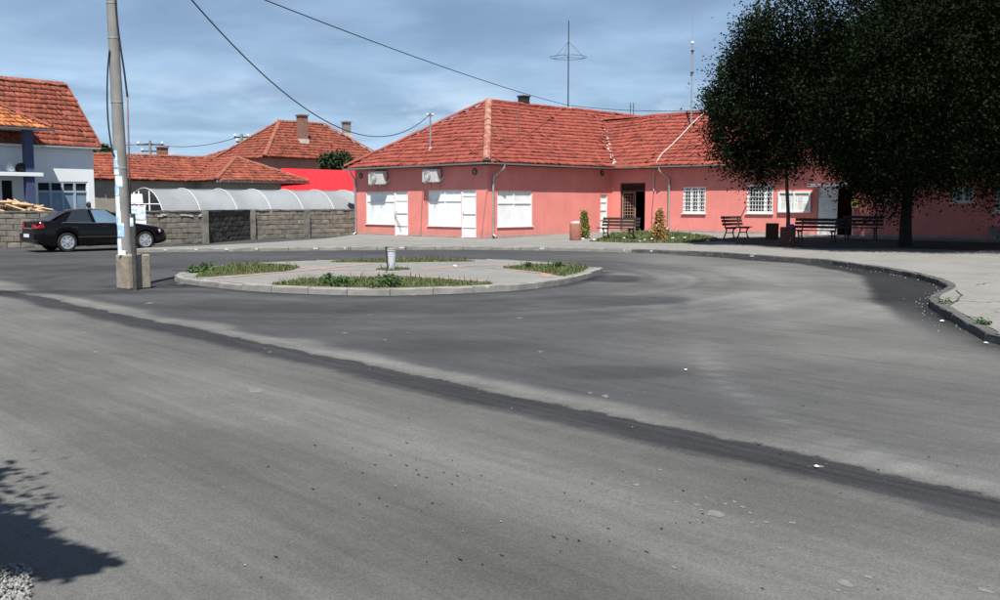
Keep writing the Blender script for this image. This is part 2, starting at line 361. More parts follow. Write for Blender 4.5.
    return m
M['asphalt'] = asphalt()
def paving():
    m = mat('pavement slabs', (.205, .20, .186), .95, .12, .7, .004, 50, dark=((.125, .122, .113), 1.4, .56, .78, .6))
    t = m.node_tree; n = t.nodes; l = t.links; b = n['Principled BSDF']
    src = b.inputs['Base Color'].links[0].from_socket
    g = n.new('ShaderNodeNewGeometry'); mp = n.new('ShaderNodeMapping'); mp.inputs['Rotation'].default_value = (0, 0, R(38)); l.new(g.outputs['Position'], mp.inputs[0])
    br = n.new('ShaderNodeTexBrick'); br.inputs['Scale'].default_value = 1; br.inputs['Brick Width'].default_value = .4; br.inputs['Row Height'].default_value = .4
    br.inputs['Mortar Size'].default_value = .008; br.inputs['Color1'].default_value = (1, 1, 1, 1); br.inputs['Color2'].default_value = (.93, .93, .92, 1); br.inputs['Mortar'].default_value = (.72, .7, .66, 1)
    l.new(mp.outputs[0], br.inputs['Vector'])
    x = n.new('ShaderNodeMix'); x.data_type = 'RGBA'; x.blend_type = 'MULTIPLY'; x.inputs[0].default_value = 1
    l.new(src, x.inputs[6]); l.new(br.outputs['Color'], x.inputs[7]); l.new(x.outputs[2], b.inputs['Base Color'])
    return m
M['paving'] = paving()

def vnoise(x, y, seed=0):
    """smooth value noise for numpy arrays"""
    def h(i, j):
        k = np.sin(i*127.1+j*311.7+seed*74.7)*43758.5453; return k-np.floor(k)
    i, j = np.floor(x), np.floor(y); fx, fy = x-i, y-j
    fx = fx*fx*(3-2*fx); fy = fy*fy*(3-2*fy)
    return (h(i, j)*(1-fx)+h(i+1, j)*fx)*(1-fy)+(h(i, j+1)*(1-fx)+h(i+1, j+1)*fx)*fy
def sstep(a, b, x):
    t = np.clip((x-a)/(b-a), 0, 1); return t*t*(3-2*t)
def spline(pts, step=.25, closed=False):
    """Catmull-Rom through 2D points, resampled evenly"""
    P = [np.array(p[:2], float) for p in pts]; n = len(P); out = []
    for i in range(n if closed else n-1):
        g = (lambda k: P[k % n]) if closed else (lambda k: P[min(max(k, 0), n-1)])
        a, b, c, d = g(i-1), g(i), g(i+1), g(i+2)
        for t in np.linspace(0, 1, 14, endpoint=False):
            out.append(.5*(2*b+(c-a)*t+(2*a-5*b+4*c-d)*t*t+(-a+3*b-3*c+d)*t**3))
    out.append(P[0] if closed else P[-1]); out = np.array(out)
    s = np.r_[0, np.cumsum(np.hypot(*np.diff(out, axis=0).T))]
    k = max(2, int(round(s[-1]/step))+1); q = np.linspace(0, s[-1], k)
    return np.c_[np.interp(q, s, out[:,0]), np.interp(q, s, out[:,1])]
def dist_to(line, X, Y):
    d = np.full(X.shape, 1e9)
    for p in line: d = np.minimum(d, (X-p[0])**2+(Y-p[1])**2)
    return np.sqrt(d)

# ------------------------------------------------------------------ plan of the place
CU, CV = Vector((-.7071, .7071, 0)), Vector((.7071, .7071, 0))   # along the street facade, along the side facade
C0 = Vector((-.56, 43.0, 0))                                      # street corner of the pink building
UL, VI, WING = 9.3, 8.5, 27.0                                     # street facade length, side facade length, wing length
Lc = C0+CU*UL; Ic = C0+CV*VI; We = Ic-CU*WING
def zpave(x, y):
    vv = (x-C0.x)*CV.x+(y-C0.y)*CV.y; uu = (x-C0.x)*CU.x+(y-C0.y)*CU.y
    return .12+.2*sstep(8.5, 1.0, VI-vv)*sstep(3, -2, uu)
KERB_PX = [(134,252.5),(180,252),(240,251.5),(300,250.8),(400,250),(480,250),(560,251),(620,252.4),(696,255),(746,258),(800,262),(822,263.3),(854,268),(887,273),(917,279),(939,286),(947,291.5),(941,296.5),(931,301.5),(930,308),(941,315),(962,328),(984,340),(1000,348)]
KERB_PTS = [gnd(*p) for p in KERB_PX]+[Vector((6.5,9.2,0)), Vector((8.6,6.3,0)), Vector((12,3,0))]
KERB = spline(KERB_PTS, .25)
ISL_PX = [((390,295.7),0),((328,294.7),0),((256,291.6),0),((208,286.8),0),((179,283),0),((176,279),0),((191,271),.12),((232,264),.12),((328,260.2),.12),((400,259),.12),((458,259),.12),((510,260),.12),((559,263),.12),((592,267.5),.12),((603,273),0),((575,282),0),((536,288.5),0),((492,292),0)]
ISL = spline([gnd(*p, z) for p, z in ISL_PX], .25, closed=True)

# ------------------------------------------------------------------ ground
far = MB(); far.poly([(-900, -60, -.03), (900, -60, -.03), (900, 1800, -.03), (-900, 1800, -.03)])
setting(part('ground', far, M['earth']))
def road_sheet():
    xs = np.concatenate([np.arange(-34, -15, .6), np.arange(-15, 13, .11), np.arange(13, 40, .6)])
    ys = np.concatenate([np.arange(-16, 2.5, .6), np.arange(2.5, 13, .085), np.arange(13, 38, .13), np.arange(38, 52, .6)])
    X, Y = np.meshgrid(xs, ys)
    wob = (vnoise(X*.7, Y*.7, 3)-.5)*.5+(vnoise(X*2.6, Y*2.6, 4)-.5)*.26+(vnoise(X*7, Y*7, 9)-.5)*.16
    # joint between the two strips of asphalt: straight line on the ground
    A, B = gnd(0, 291), gnd(1000, 506); t = (B-A).normalized(); nx, ny = -t.y, t.x
    if ny < 0: nx, ny = -nx, -ny
    d = (X-A.x)*nx+(Y-A.y)*ny+wob*.35            # >0 on the island side
    s = (X-A.x)*t.x+(Y-A.y)*t.y
    tone = np.ones_like(X); fresh = np.zeros_like(X)
    dk, di = dist_to(KERB, X, Y), dist_to(ISL, X, Y)
    ang = np.arctan2(Y-22.6, X+2.2); rad = np.hypot(X+2.2, Y-22.6)
    # newer, bluer layer round the island, thinning out to the right
    fr = sstep(.50, .75, d+(vnoise(s*.8, d, 62)-.5)*.5)*sstep(6.0, -1.0, X+wob*2-.10*(Y-14)+(vnoise(X*.35, Y*.35, 5)-.5)*3)
    fresh = np.maximum(fresh, fr); tone *= 1-.10*fr
    # tar run-outs against the kerbs
    e1 = sstep(.85, .55, dk+wob*.5-.75*np.exp(-(((X-7.9)/1.5)**2+((Y-19)/3.2)**2)))*sstep(5.0, 6.6, X); tone *= 1-.62*e1; fresh = np.maximum(fresh, e1)
    e2 = sstep(.28, .05, dk+wob*.25); tone *= 1-.35*e2
    hook = np.exp(-(((X-7.6)/1.0)**2+((Y-19.0)/2.6)**2)); hk = e1*0; fresh = np.maximum(fresh, hk)
    e3 = sstep(.42, .08, di+wob*.35); tone *= 1-.48*e3; fresh = np.maximum(fresh, e3)
    for px, py, rx, ry, k in ((612, 279, 1.0, 1.3, .5), (160, 286, 1.4, .8, .5), (95, 292, 2.6, .6, .35), (60, 268, 3.5, 1.8, .22), (300, 308, 2.2, .9, .20), (620, 300, 1.6, 1.2, .18), (440, 345, 1.6, .7, .16), (600, 372, 1.1, .5, .15)):
        p = gnd(px, py); q = np.exp(-(((X-p.x)/rx)**2+((Y-p.y)/ry)**2)); q = sstep(.3, .7, q+wob*.4); tone *= 1-k*q; fresh = np.maximum(fresh, q)
    # single tyre sweeps
    for pl, wd_, amt in (([(610,262),(680,285),(702,330),(720,375),(790,425),(900,470)], .16, .20), ([(590,290),(650,300),(690,345),(735,395),(836,438),(960,480)], .14, .22), ([(520,305),(640,318),(760,352),(880,385),(1000,412)], .13, -.20), ([(430,312),(560,322),(700,345),(850,372),(1000,395)], .12, -.16), ([(640,270),(740,290),(790,330),(860,380),(1000,440)], .2, .14), ([(60,320),(250,352),(420,392),(620,440),(1000,540)], .22, -.12), ([(0,400),(200,450),(420,520),(560,600)], .3, -.12), ([(0,360),(300,432),(560,510),(760,600)], .3, .10), ([(560,262),(660,266),(760,280),(840,300)], .18, .16)):
        ln_ = spline([gnd(*q) for q in pl], .35); dt = dist_to(ln_, X, Y)+wob*.10; tone *= 1+amt*np.exp(-(dt/wd_)**2)*(.35+.9*vnoise(X*.5, Y*.5, 71))
    # wheel paths sweeping round the island and out to the lower right
    arcs = (vnoise(rad*4.5, ang*1.0, 7)-.5)*.6+(vnoise(rad*1.6, ang*.8, 8)-.5)*.7+(vnoise(np.hypot(X-9, Y-12)*3.2, np.arctan2(Y-12, X-9)*1.1, 18)-.5)*.35
    near = sstep(.4, 1.0, d)*sstep(15, 6, rad); tone *= 1+.46*arcs*near
    tone *= 1+(.30*(vnoise(d*1.3, s*.07, 12)-.5)+.16*(vnoise(d*3.4, s*.11, 13)-.5))*(d < .3)
    pale = np.exp(-(((X-5.2)/2.8)**2+((Y-19)/7)**2)); tone *= 1+.42*pale*sstep(.15, .6, vnoise(X*.6, Y*.4, 14))*(1-hk)
    tone *= 1+.25*(vnoise(X*.45, Y*.45, 15)-.5)
    # shallow wheel ruts and uneven laying
    Z = .006*(vnoise(X*.5, Y*.5, 21)-.5)+.003*(vnoise(X*2.3, Y*2.3, 22)-.5)
    V = np.c_[X.ravel(), Y.ravel(), Z.ravel()]; nxn, nyn = len(xs), len(ys)
    i = np.arange(nyn-1)[:,None]*nxn+np.arange(nxn-1)[None,:]; i = i.ravel()
    F = np.c_[i, i+1, i+1+nxn, i+nxn]
    return setting(np_mesh('road', V, F, M['asphalt'], smooth=True, attr={'tone': np.clip(tone, .12, 1.5).ravel(), 'fresh': np.clip(fresh, 0, 1).ravel()}))
road_sheet()

# ------------------------------------------------------------------ pavement with kerb stones
def kerb_unit(name, m):
    """1 m long stone, x along, y from road face inwards, top at z=0"""
    b = MB(); xs = [-.5, -.17, .17, .5]; prof = [(0, -.16), (0, -.022), (.006, -.006), (.02, 0), (.15, 0), (.15, -.16)]
    for x in xs:
        for y, z in prof: b.v.append((x, y+random.uniform(-.006, .006)*(y < .1), z+random.uniform(-.006, .004)*(z > -.1)))
    k = len(prof)
    for i in range(len(xs)-1):
        for j in range(k): b.f.append((i*k+j, (i+1)*k+j, (i+1)*k+(j+1) % k, i*k+(j+1) % k))
    b.f.append(tuple(range(k))); b.f.append(tuple(range((len(xs)-1)*k, len(xs)*k))[::-1])
    me = bpy.data.meshes.new(name); me.from_pydata(b.v, [], b.f); me.materials.append(m); me.update(); return me
M['kerb_pale'] = mat('pale kerb stone', (.24, .232, .21), .95, .18, 3, .008, 40, dark=[((.17, .165, .15), 2.2, .52, .72, .7), ((.62, .61, .58), 3.5, .66, .70, .9)])
KMP = [kerb_unit('kerb_stone', M['kerb_pale']) for _ in range(4)]
KM = [kerb_unit('kerb_stone', M['kerb']) for _ in range(3)]; KMD = [kerb_unit('kerb_stone', M['kerb_dirty']) for _ in range(3)]
def lay_kerb(line, parent, top, inner_sign, dirty=lambda p: False, length=1.0, pool=None):
    s = np.r_[0, np.cumsum(np.hypot(*np.diff(line, axis=0).T))]; n = int(round(s[-1]/length)); L = s[-1]/n
    for i in range(n):
        a = np.array([np.interp(i*L, s, line[:,k]) for k in (0, 1)]); b = np.array([np.interp((i+1)*L, s, line[:,k]) for k in (0, 1)])
        c = (a+b)/2; t = (b-a)/np.hypot(*(b-a)); 
        o = bpy.data.objects.new('kerb_stone', random.choice(pool or (KMD if dirty(c) else KM))); COL.objects.link(o); o.parent = parent
        ang = math.atan2(t[1], t[0])
        if inner_sign < 0: ang += math.pi
        o.location = Vector((c[0], c[1], top+random.uniform(-.012, .006)))-ORIG[parent.name]
        o.rotation_euler = (random.uniform(-.02, .02), random.uniform(-.006, .006), ang+random.uniform(-.008, .008))
        o.scale = (np.hypot(*(b-a))-.015, 1, 1)
# back edge of the pavement: strip of asphalt by the block wall, then the building
back_pts = [(-12.15, 34.4), (-10.6, 36.2), (-9.0, 39.2), (-7.5, 43.5), (Lc.x+.2, Lc.y+.4)]
back_pts += [tuple((C0+CU*k+CV*.3)[:2]) for k in (7, 4.5, 2, .3)]+[tuple((C0+CV*k+CU*.3)[:2]) for k in (2, 4, 6, 8)]+[tuple((Ic-CU*k+CV*.3)[:2]) for k in np.linspace(.3, WING, 14)]+[(26, 20), (28, 4)]
def resample(P, n):
    P = np.array(P, float); s = np.r_[0, np.cumsum(np.hypot(*np.diff(P, axis=0).T))]; q = np.linspace(0, s[-1], n)
    return np.c_[np.interp(q, s, P[:,0]), np.interp(q, s, P[:,1])]
def make_pavement():
    n, m = 330, 60
    t = np.gradient(KERB, axis=0); t /= np.hypot(*t.T)[:,None]; inner = KERB+np.c_[-t[:,1], t[:,0]]*.147
    # match by hand so that no strip folds: the part left of the corner, then the rest
    kf = inner; ks = np.r_[0, np.cumsum(np.hypot(*np.diff(kf, axis=0).T))]; ks /= ks[-1]
    Kf = np.c_[np.interp(np.linspace(0, 1, n), ks, kf[:,0]), np.interp(np.linspace(0, 1, n), ks, kf[:,1])]
    anchors = [(0, 0)]; bp = np.array(back_pts, float); bs = np.r_[0, np.cumsum(np.hypot(*np.diff(bp, axis=0).T))]; bs /= bs[-1]
    def nk(x, y): return ks[np.argmin((kf[:,0]-x)**2+(kf[:,1]-y)**2)]
    for (kx, ky), bi in (((-9.0, 34.0), 2), ((-4.5, 35), 5), ((-.4, 35.1), 8), ((4.0, 33.4), 12), ((8.8, 27), 18), ((8.3, 18.8), 22), ((6.6, 14.7), 25)):
        anchors.append((nk(kx, ky), bs[bi]))
    anchors.append((1, 1)); anchors = np.array(sorted(anchors))
    q = np.interp(np.linspace(0, 1, n), anchors[:,0], anchors[:,1])
    Bk = np.c_[np.interp(q, bs, bp[:,0]), np.interp(q, bs, bp[:,1])]
    f = np.linspace(0, 1, m)[None,:]
    X = Kf[:,:1]*(1-f)+Bk[:,:1]*f; Y = Kf[:,1:]*(1-f)+Bk[:,1:]*f
    Z = zpave(X, Y)-.004+.012*(vnoise(X*.8, Y*.8, 31)-.5)*sstep(.0, .1, f)
    i = (np.arange(n-1)[:,None]*m+np.arange(m-1)[None,:]).ravel()
    F = np.c_[i, i+m, i+m+1, i+1]; V = np.c_[X.ravel(), Y.ravel(), Z.ravel()]
    # skirt along the back edge at the left so that the slab has thickness
    o = setting(np_mesh('pavement', V, F, M['paving'], smooth=True))
    sk = MB(); e = 70
    for k in range(e-1):
        a, b = V[k*m+m-1], V[(k+1)*m+m-1]; sk.add([a, b, (b[0], b[1], -.02), (a[0], a[1], -.02)], [(0, 1, 2, 3)])
    for k in range(m-1):
        a, b = V[k], V[k+1]; sk.add([a, b, (b[0], b[1], -.02), (a[0], a[1], -.02)], [(0, 1, 2, 3)])
    part('pavement_edge', sk, M['kerb'], o)
    return o
pave = make_pavement()
hk0 = int(np.argmin(np.hypot(KERB[:,0]-8.95, KERB[:,1]-21.9))); hk1 = int(np.argmin(np.hypot(KERB[:,0]-6.6, KERB[:,1]-14.9)))
for seg, ln in ((KERB[:hk0+1], 1.0), (KERB[hk0:hk1+1], .42), (KERB[hk1:], 1.0)): lay_kerb(seg, pave, .12, 1, dirty=lambda p: p[0] > 4.6, length=ln)
lm = MB()
ls = np.r_[0, np.cumsum(np.hypot(*np.diff(KERB, axis=0).T))]
for q in np.arange(.9, ls[-1]-9, 1.0):
    if random.random() < (.55 if KERB[np.argmin(abs(ls-q)), 0] < 5 else .9): continue
    i = np.argmin(abs(ls-q)); p = KERB[i]; t = KERB[min(i+1, len(KERB)-1)]-KERB[i-1]; t /= np.hypot(*t); nrm = np.array((-t[1], t[0]))
    L_ = random.uniform(.06, .2); c = p+nrm*.06
    lm.box((c[0], c[1], .126), (L_, random.uniform(.05, .1), .004), ((t[0], t[1], 0), (nrm[0], nrm[1], 0), (0, 0, 1)))
    c = p-nrm*.008; lm.box((c[0], c[1], .075), (L_*.9, .004, .05), ((t[0], t[1], 0), (nrm[0], nrm[1], 0), (0, 0, 1)))
part('limewash_marks', lm, M['limewash'], pave)['kind'] = 'stuff'

# ------------------------------------------------------------------ traffic island
def inset(line, d):
    t = np.roll(line[:-1], -1, 0)-np.roll(line[:-1], 1, 0); t /= np.hypot(*t.T)[:,None]
    c = line[:-1].mean(0); n = np.c_[-t[:,1], t[:,0]]
    if ((c-line[0])*n[0]).sum() < 0: n = -n
    return line[:-1]+n*d
isl_in = inset(ISL, .147); ic = isl_in.mean(0)
b = MB(); b.v = [(ic[0], ic[1], .150)]
rings = 8; nn = len(isl_in)
for k in range(1, rings+1):
    for p in isl_in: q = ic+(p-ic)*k/rings; b.v.append((q[0], q[1], .150-.032*(k/rings)**2+.008*(vnoise(np.array(q[0]*2), np.array(q[1]*2), 41)-.5)))
for i in range(nn): b.f.append((0, 1+i, 1+(i+1) % nn))
for k in range(rings-1):
    for i in range(nn): b.f.append((1+k*nn+i, 1+(k+1)*nn+i, 1+(k+1)*nn+(i+1) % nn, 1+k*nn+(i+1) % nn))
island = setting(part('traffic_island', b, M['paving'], smooth=True))
crossz = ((ISL[5]-ISL[0])[0]*(ic-ISL[0])[1]-(ISL[5]-ISL[0])[1]*(ic-ISL[0])[0])
lay_kerb(ISL, island, .125, 1 if crossz > 0 else -1, pool=KMP, length=.8)
def zisl(x, y):
    d = np.hypot(x-ic[0], y-ic[1])/4.6; return .150-.032*d**2
def strip_on(name, pts, width, m, parent, zf, lift=.006):
    P = resample(pts, 40); t = np.gradient(P, axis=0); t /= np.hypot(*t.T)[:,None]; nv = np.c_[-t[:,1], t[:,0]]
    b = MB()
    for p, q in zip(P, nv):
        for s in (-1, 1):
            e = p+q*s*width/2; b.v.append((e[0], e[1], float(zf(e[0], e[1]))+lift))
    for i in range(len(P)-1): b.f.append((2*i, 2*i+1, 2*i+3, 2*i+2))
    return part(name, b, m, parent)
def isl_clamp(p):
    d = np.array(p[:2])-ic; t = np.arctan2(isl_in[:,1]-ic[1], isl_in[:,0]-ic[0]); i = np.argmin(abs(np.angle(np.exp(1j*(t-math.atan2(d[1], d[0]))))))
    m_ = np.hypot(*(isl_in[i]-ic))-.25; return tuple(ic+d*min(1, m_/np.hypot(*d)))
for pl in ([(255, 284.8), (298, 279), (400, 275.5), (495, 281.5)], [(215, 277.5), (300, 271), (345, 266.5), (372, 264)], [(495, 268.5), (545, 273), (585, 278.5)], [(420, 270), (470, 266), (520, 264.8)], [(300, 268), (340, 270.5), (376, 271)]):
    strip_on('red_paver_band', [isl_clamp(gnd(x, y, .14)) for x, y in pl], .22, M['red_paver'], island, zisl)

# ------------------------------------------------------------------ grass
def pip(poly, X, Y):
    c = np.zeros(X.shape, bool); n = len(poly)
    for i in range(n):
        x1, y1 = poly[i][:2]; x2, y2 = poly[(i+1) % n][:2]
        c ^= ((y1 > Y) != (y2 > Y)) & (X < (x2-x1)*(Y-y1)/((y2-y1)+1e-12)+x1)
    return c
def blades(name, polys, dens, h, zf, m, parent=None, wid=.008, tall=.03, label=None):
    P = []
    for poly in polys:
        q = np.array([p[:2] for p in poly]); lo, hi = q.min(0), q.max(0); k = int((hi-lo).prod()*dens)
        xy = RNG.uniform(lo, hi, (k, 2)); xy = xy[pip(poly, xy[:,0], xy[:,1])]
        keep = vnoise(xy[:,0]*1.6, xy[:,1]*1.6, 51)*.7+vnoise(xy[:,0]*5, xy[:,1]*5, 52)*.3
        P.append(xy[RNG.random(len(xy)) < .35+.9*keep])
    P = np.concatenate(P); k = len(P); a = RNG.uniform(0, 2*np.pi, k); ln = RNG.uniform(0, 2*np.pi, k)
    H = h*(.45+.9*RNG.random(k))*(.5+1.0*vnoise(P[:,0]*1.1, P[:,1]*1.1, 53))+tall*(RNG.random(k) < .04)*RNG.random(k)*4
    z = zf(P[:,0], P[:,1]); wv = np.c_[np.cos(a), np.sin(a)]*wid*(.6+.8*RNG.random(k))[:,None]
    lv = np.c_[np.cos(ln), np.sin(ln)]*(H*.5)[:,None]
    b0 = np.c_[P-wv, z-.01]; b1 = np.c_[P+wv, z-.01]; m0 = np.c_[P-wv*.8+lv*.35, z+H*.6]; m1 = np.c_[P+wv*.8+lv*.35, z+H*.6]; tp = np.c_[P+lv, z+H]; tp2 = np.c_[P+lv+wv*.15, z+H]
    V = np.stack([b0, b1, m1, m0, tp2, tp], 1).reshape(-1, 3); i = np.arange(k)[:,None]*6
    F = np.concatenate([i+np.array([[0, 1, 2, 3]]), i+np.array([[3, 2, 4, 5]])])
    o = np_mesh(name, V, F, m, parent); setting(o, 'stuff', label); return o
def soil(name, poly, zf, parent, m, lift=.008):
    P = resample(list(poly)+[poly[0]], 60)[:-1]; c = P.mean(0); b = MB(); rr = 5; n = len(P)
    b.v.append((c[0], c[1], float(zf(c[0], c[1]))+lift))
    for k in range(1, rr+1):
        for i, p in enumerate(P):
            q = c+(p-c)*k/rr*(1-(.03+.03*math.sin(i*2.3)+.02*math.sin(i*5.1) if k == rr else 0)); b.v.append((q[0], q[1], float(zf(q[0], q[1]))+lift))
    for i in range(n): b.f.append((0, 1+i, 1+(i+1) % n))
    for k in range(rr-1):
        for i in range(n): b.f.append((1+k*n+i, 1+(k+1)*n+i, 1+(k+1)*n+(i+1) % n, 1+k*n+(i+1) % n))
    return part(name, b, m, parent)
zt = .13
BEDS = [[(252,287.5),(262,285),(294,281),(328,279),(390,278.8),(440,280),(494,283.6),(500,286),(470,288.8),(390,290.4),(328,289.8),(280,288.5)],
        [(183,277.5),(220,276),(262,273.5),(290,271.5),(300,268),(263,264.6),(232,265),(198,270)],
        [(502,268.5),(530,271.5),(583,276.5),(598,272),(588,268),(562,264.5),(528,265.8)],
        [(330,262.3),(400,263),(476,261.4),(455,260),(400,259.8),(345,260.6)],
        [(375,270.6),(391,271.8),(411,270.4),(391,268.4)]]
isl_in2 = [tuple(q) for q in inset(ISL, .19)]
def keep_in(p):
    p = Vector((p[0], p[1], 0)); c = Vector((ic[0], ic[1], 0))
    for _ in range(60):
        if pip(isl_in2, np.array(p.x), np.array(p.y)): break
        p = p+(c-p)*.012
    return p
isl_polys = [[keep_in(gnd(x, y, zt)) for x, y in p] for p in BEDS]
for p in isl_polys: soil('grass_bed', [q[:2] for q in p], zisl, island, M['grass_soil'])
blades('grass', isl_polys, 1300, .042, lambda x, y: zisl(x, y)+.01, M['grass'], label='uneven green grass in the beds of the traffic island')
def onpave_(x, y):
    z = .2
    for _ in range(8): p = gnd(x, y, z); z = float(zpave(p.x, p.y))
    return p
VERGE = [(588,241.5),(604,238),(612,233.5),(640,232.2),(680,233.5),(716,236.5),(722,240.5),(690,243.2),(640,243)]
verge_poly = []
for x, y in VERGE:
    z = .2
    for _ in range(6): p = gnd(x, y, z); z = float(zpave(p.x, p.y))
    verge_poly.append(p)
soil('grass_verge', [q[:2] for q in verge_poly], zpave, pave, M['grass_soil'], .012)
SHADE_PX = [(708,239.5),(740,237.2),(800,237.5),(860,239),(930,241),(1030,243.5),(1060,252),(1000,251),(930,249.6),(860,248.6),(800,247.6),(752,245.5)]
shade_poly = [onpave_(x, y) for x, y in SHADE_PX]
soil('painted_tree_shade', [q[:2] for q in shade_poly], zpave, pave, mat('painted tree shade', (.050, .044, .038), .95, .35, 2.5, .02, 25), .014)  # dark sheet added on the pavement to paint deeper shade under the trees
blades('grass', [verge_poly], 300, .07, lambda x, y: zpave(x, y)+.01, M['grass'], wid=.014, label='green grass verge in front of the pink wall by the doorway')

# ------------------------------------------------------------------ builders for houses
ZUP = Vector((0, 0, 1))
def wall(name, P, e, nrm, L, z0, z1, holes, m, parent, depth=.16, topf=None):
    """outer face with rectangular openings (a0,a1,b0,b1) and their reveals"""
    P = Vector(P); e = Vector(e); nrm = Vector(nrm); b = MB()
    us = sorted({0, L, *[h[0] for h in holes], *[h[1] for h in holes]}); zs = sorted({z0, z1, *[h[2] for h in holes], *[h[3] for h in holes]})
    idx = {}
    def vid(u, z):
        if (u, z) not in idx: idx[(u, z)] = len(b.v); b.v.append(tuple(P+e*u+ZUP*z))
        return idx[(u, z)]
    for i in range(len(us)-1):
        for j in range(len(zs)-1):
            cu, cz = (us[i]+us[i+1])/2, (zs[j]+zs[j+1])/2
            if any(h[0] < cu < h[1] and h[2] < cz < h[3] for h in holes): continue
            b.f.append((vid(us[i], zs[j]), vid(us[i+1], zs[j]), vid(us[i+1], zs[j+1]), vid(us[i], zs[j+1])))
    for a0, a1, c0, c1 in holes:
        q = [(a0, c0), (a1, c0), (a1, c1), (a0, c1)]
        for k in range(4):
            (u1, w1), (u2, w2) = q[k], q[(k+1) % 4]
            A, B = P+e*u1+ZUP*w1, P+e*u2+ZUP*w2; b.poly([B, A, A-nrm*depth, B-nrm*depth])
    return part(name, b, m, parent)
def bars(b, P, e, nrm, rects, off, th):
    """boxes on a facade: rect (a0,a1,z0,z1), front face at off from the wall plane, thickness th"""
    P = Vector(P); e = Vector(e); nrm = Vector(nrm)
    for a0, a1, c0, c1 in rects:
        b.box(P+e*(a0+a1)/2+ZUP*(c0+c1)/2+nrm*(off-th/2), (a1-a0, th, c1-c0), (e, nrm, ZUP))
    return b
def tiles(name, O, e, up, poly, m, parent, course=.34, wd=.235, sag=.05, seed=1, gap=.012):
    """clay tiles on a sloping plane: O eave origin, e along the eave, up along the slope, poly in (along, up-slope) metres"""
    O = np.array(O); e = np.array(e); up = np.array(up); nz = np.cross(e, up); nz = nz*(1 if nz[2] > 0 else -1)
    q = np.array(poly); lo, hi = q.min(0), q.max(0); V = []; F = []
    rng = np.random.default_rng(seed); cen = []
    r = 0; s = lo[1]
    while s < hi[1]:
        a = lo[0]+(wd/2 if r % 2 else 0)-wd
        n = int((hi[0]-lo[0])/wd)+3
        cen += [(a+k*wd, s) for k in range(n)]; s += course; r += 1
    cen = np.array(cen); cen[:,0] += rng.normal(0, .008, len(cen)); row = np.round((cen[:,1]-lo[1])/course)
    cen[:,1] += (vnoise(cen[:,0]*.5, row*1.7, seed)-.5)*.05+rng.normal(0, .009, len(cen))
    ok = pip(poly, cen[:,0]+wd/2, np.clip(cen[:,1]+course*.45, lo[1]+.01, hi[1]-.01)); cen = cen[ok]; k = len(cen)
    prof_a = np.array([0, .20, .5, .80, 1.0])*(wd-gap); prof_h = np.array([.006, .030, .014, .030, .006])
    lift = rng.normal(0, .007, k); tilt = rng.normal(0, .01, k)
    slip = np.where(rng.random(k) < .03, rng.uniform(-.09, .02, k), 0)
    def pt(a, s_, h):
        base = O+np.outer(a, e)+np.outer(s_, up)
        hh = h+sag*(vnoise(a*.35+seed, s_*.35, seed+2)-.5)*2
        return base+np.outer(hh, nz)
    cols = []
    for j in range(5):   # lower edge top, upper edge top, lower edge bottom
        a = cen[:,0]+prof_a[j]
        cols.append((pt(a, cen[:,1]+slip, prof_h[j]+.072+lift+tilt*(j-2)), pt(a, cen[:,1]+course*1.12+slip, prof_h[j]+.012+lift*.3), pt(a, cen[:,1]+slip, prof_h[j]+.012+lift+tilt*(j-2))))
    V = np.stack([c[t] for c in cols for t in range(3)], 1).reshape(-1, 3); i = np.arange(k)[:,None]*15
    F = []
    for j in range(4):
        F.append(i+np.array([[3*j, 3*j+3, 3*j+4, 3*j+1]])); F.append(i+np.array([[3*j+2, 3*j+5, 3*j+3, 3*j]]))
    o = np_mesh(name, V, np.concatenate(F), m, parent); o['kind'] = 'stuff'; return o
def ridge_caps(b, A, B, r=.10, step=.36, lift=.05):
    A, B = Vector(A), Vector(B); L = (B-A).length; t = (B-A)/L; side = t.cross(ZUP).normalized(); upv = side.cross(t).normalized()
    n_ = max(1, math.ceil(L/step)-1); step = (L-.05)/n_
    for k in range(n_):
        p = A+t*(k*step)+upv*(lift+random.uniform(-.015, .02)); q = p+t*step*1.08+upv*.02
        n = 6; o = len(b.v)
        for c, rr in ((p, r*1.12), (q, r*.95)):
            for i in range(n): an = math.pi*i/(n-1); b.v.append(tuple(c+side*math.cos(an)*rr*1.3+upv*math.sin(an)*rr))
        for i in range(n-1): b.f.append((o+i, o+i+1, o+n+i+1, o+n+i))
        b.f.append(tuple(o+i for i in range(n)))
    return b
class Frame:
    """u/v/z coordinates in a building's own grid"""
    def __init__(s, P, U, V): s.P = Vector(P); s.U = Vector(U); s.V = Vector(V)
    def __call__(s, u, v, z): return s.P+s.U*u+s.V*v+ZUP*z
def slope(fr, deck, name, pts_uv, zf, eave_dir, seed, m, roof, sag=.05, tile=True, course=.34, wd=.235):
    """deck polygon + tiles on one roof slope. pts_uv plan polygon starting with the two eave points, zf(u,v) height"""
    W = [fr(u, v, zf(u, v)) for u, v in pts_uv]; deck.poly(W)
    if not tile: return
    O = W[0]; e = (W[1]-W[0]).normalized(); far_ = max(W, key=lambda p: p.z); d = far_-O; up = (d-e*d.dot(e)).normalized()
    poly = [((p-O).dot(e), (p-O).dot(up)) for p in W]; poly = [(a, s if s > .01 else -.05) for a, s in poly]
    tiles(name, O, e, up, poly, m, roof, sag=sag, seed=seed, course=course, wd=wd)

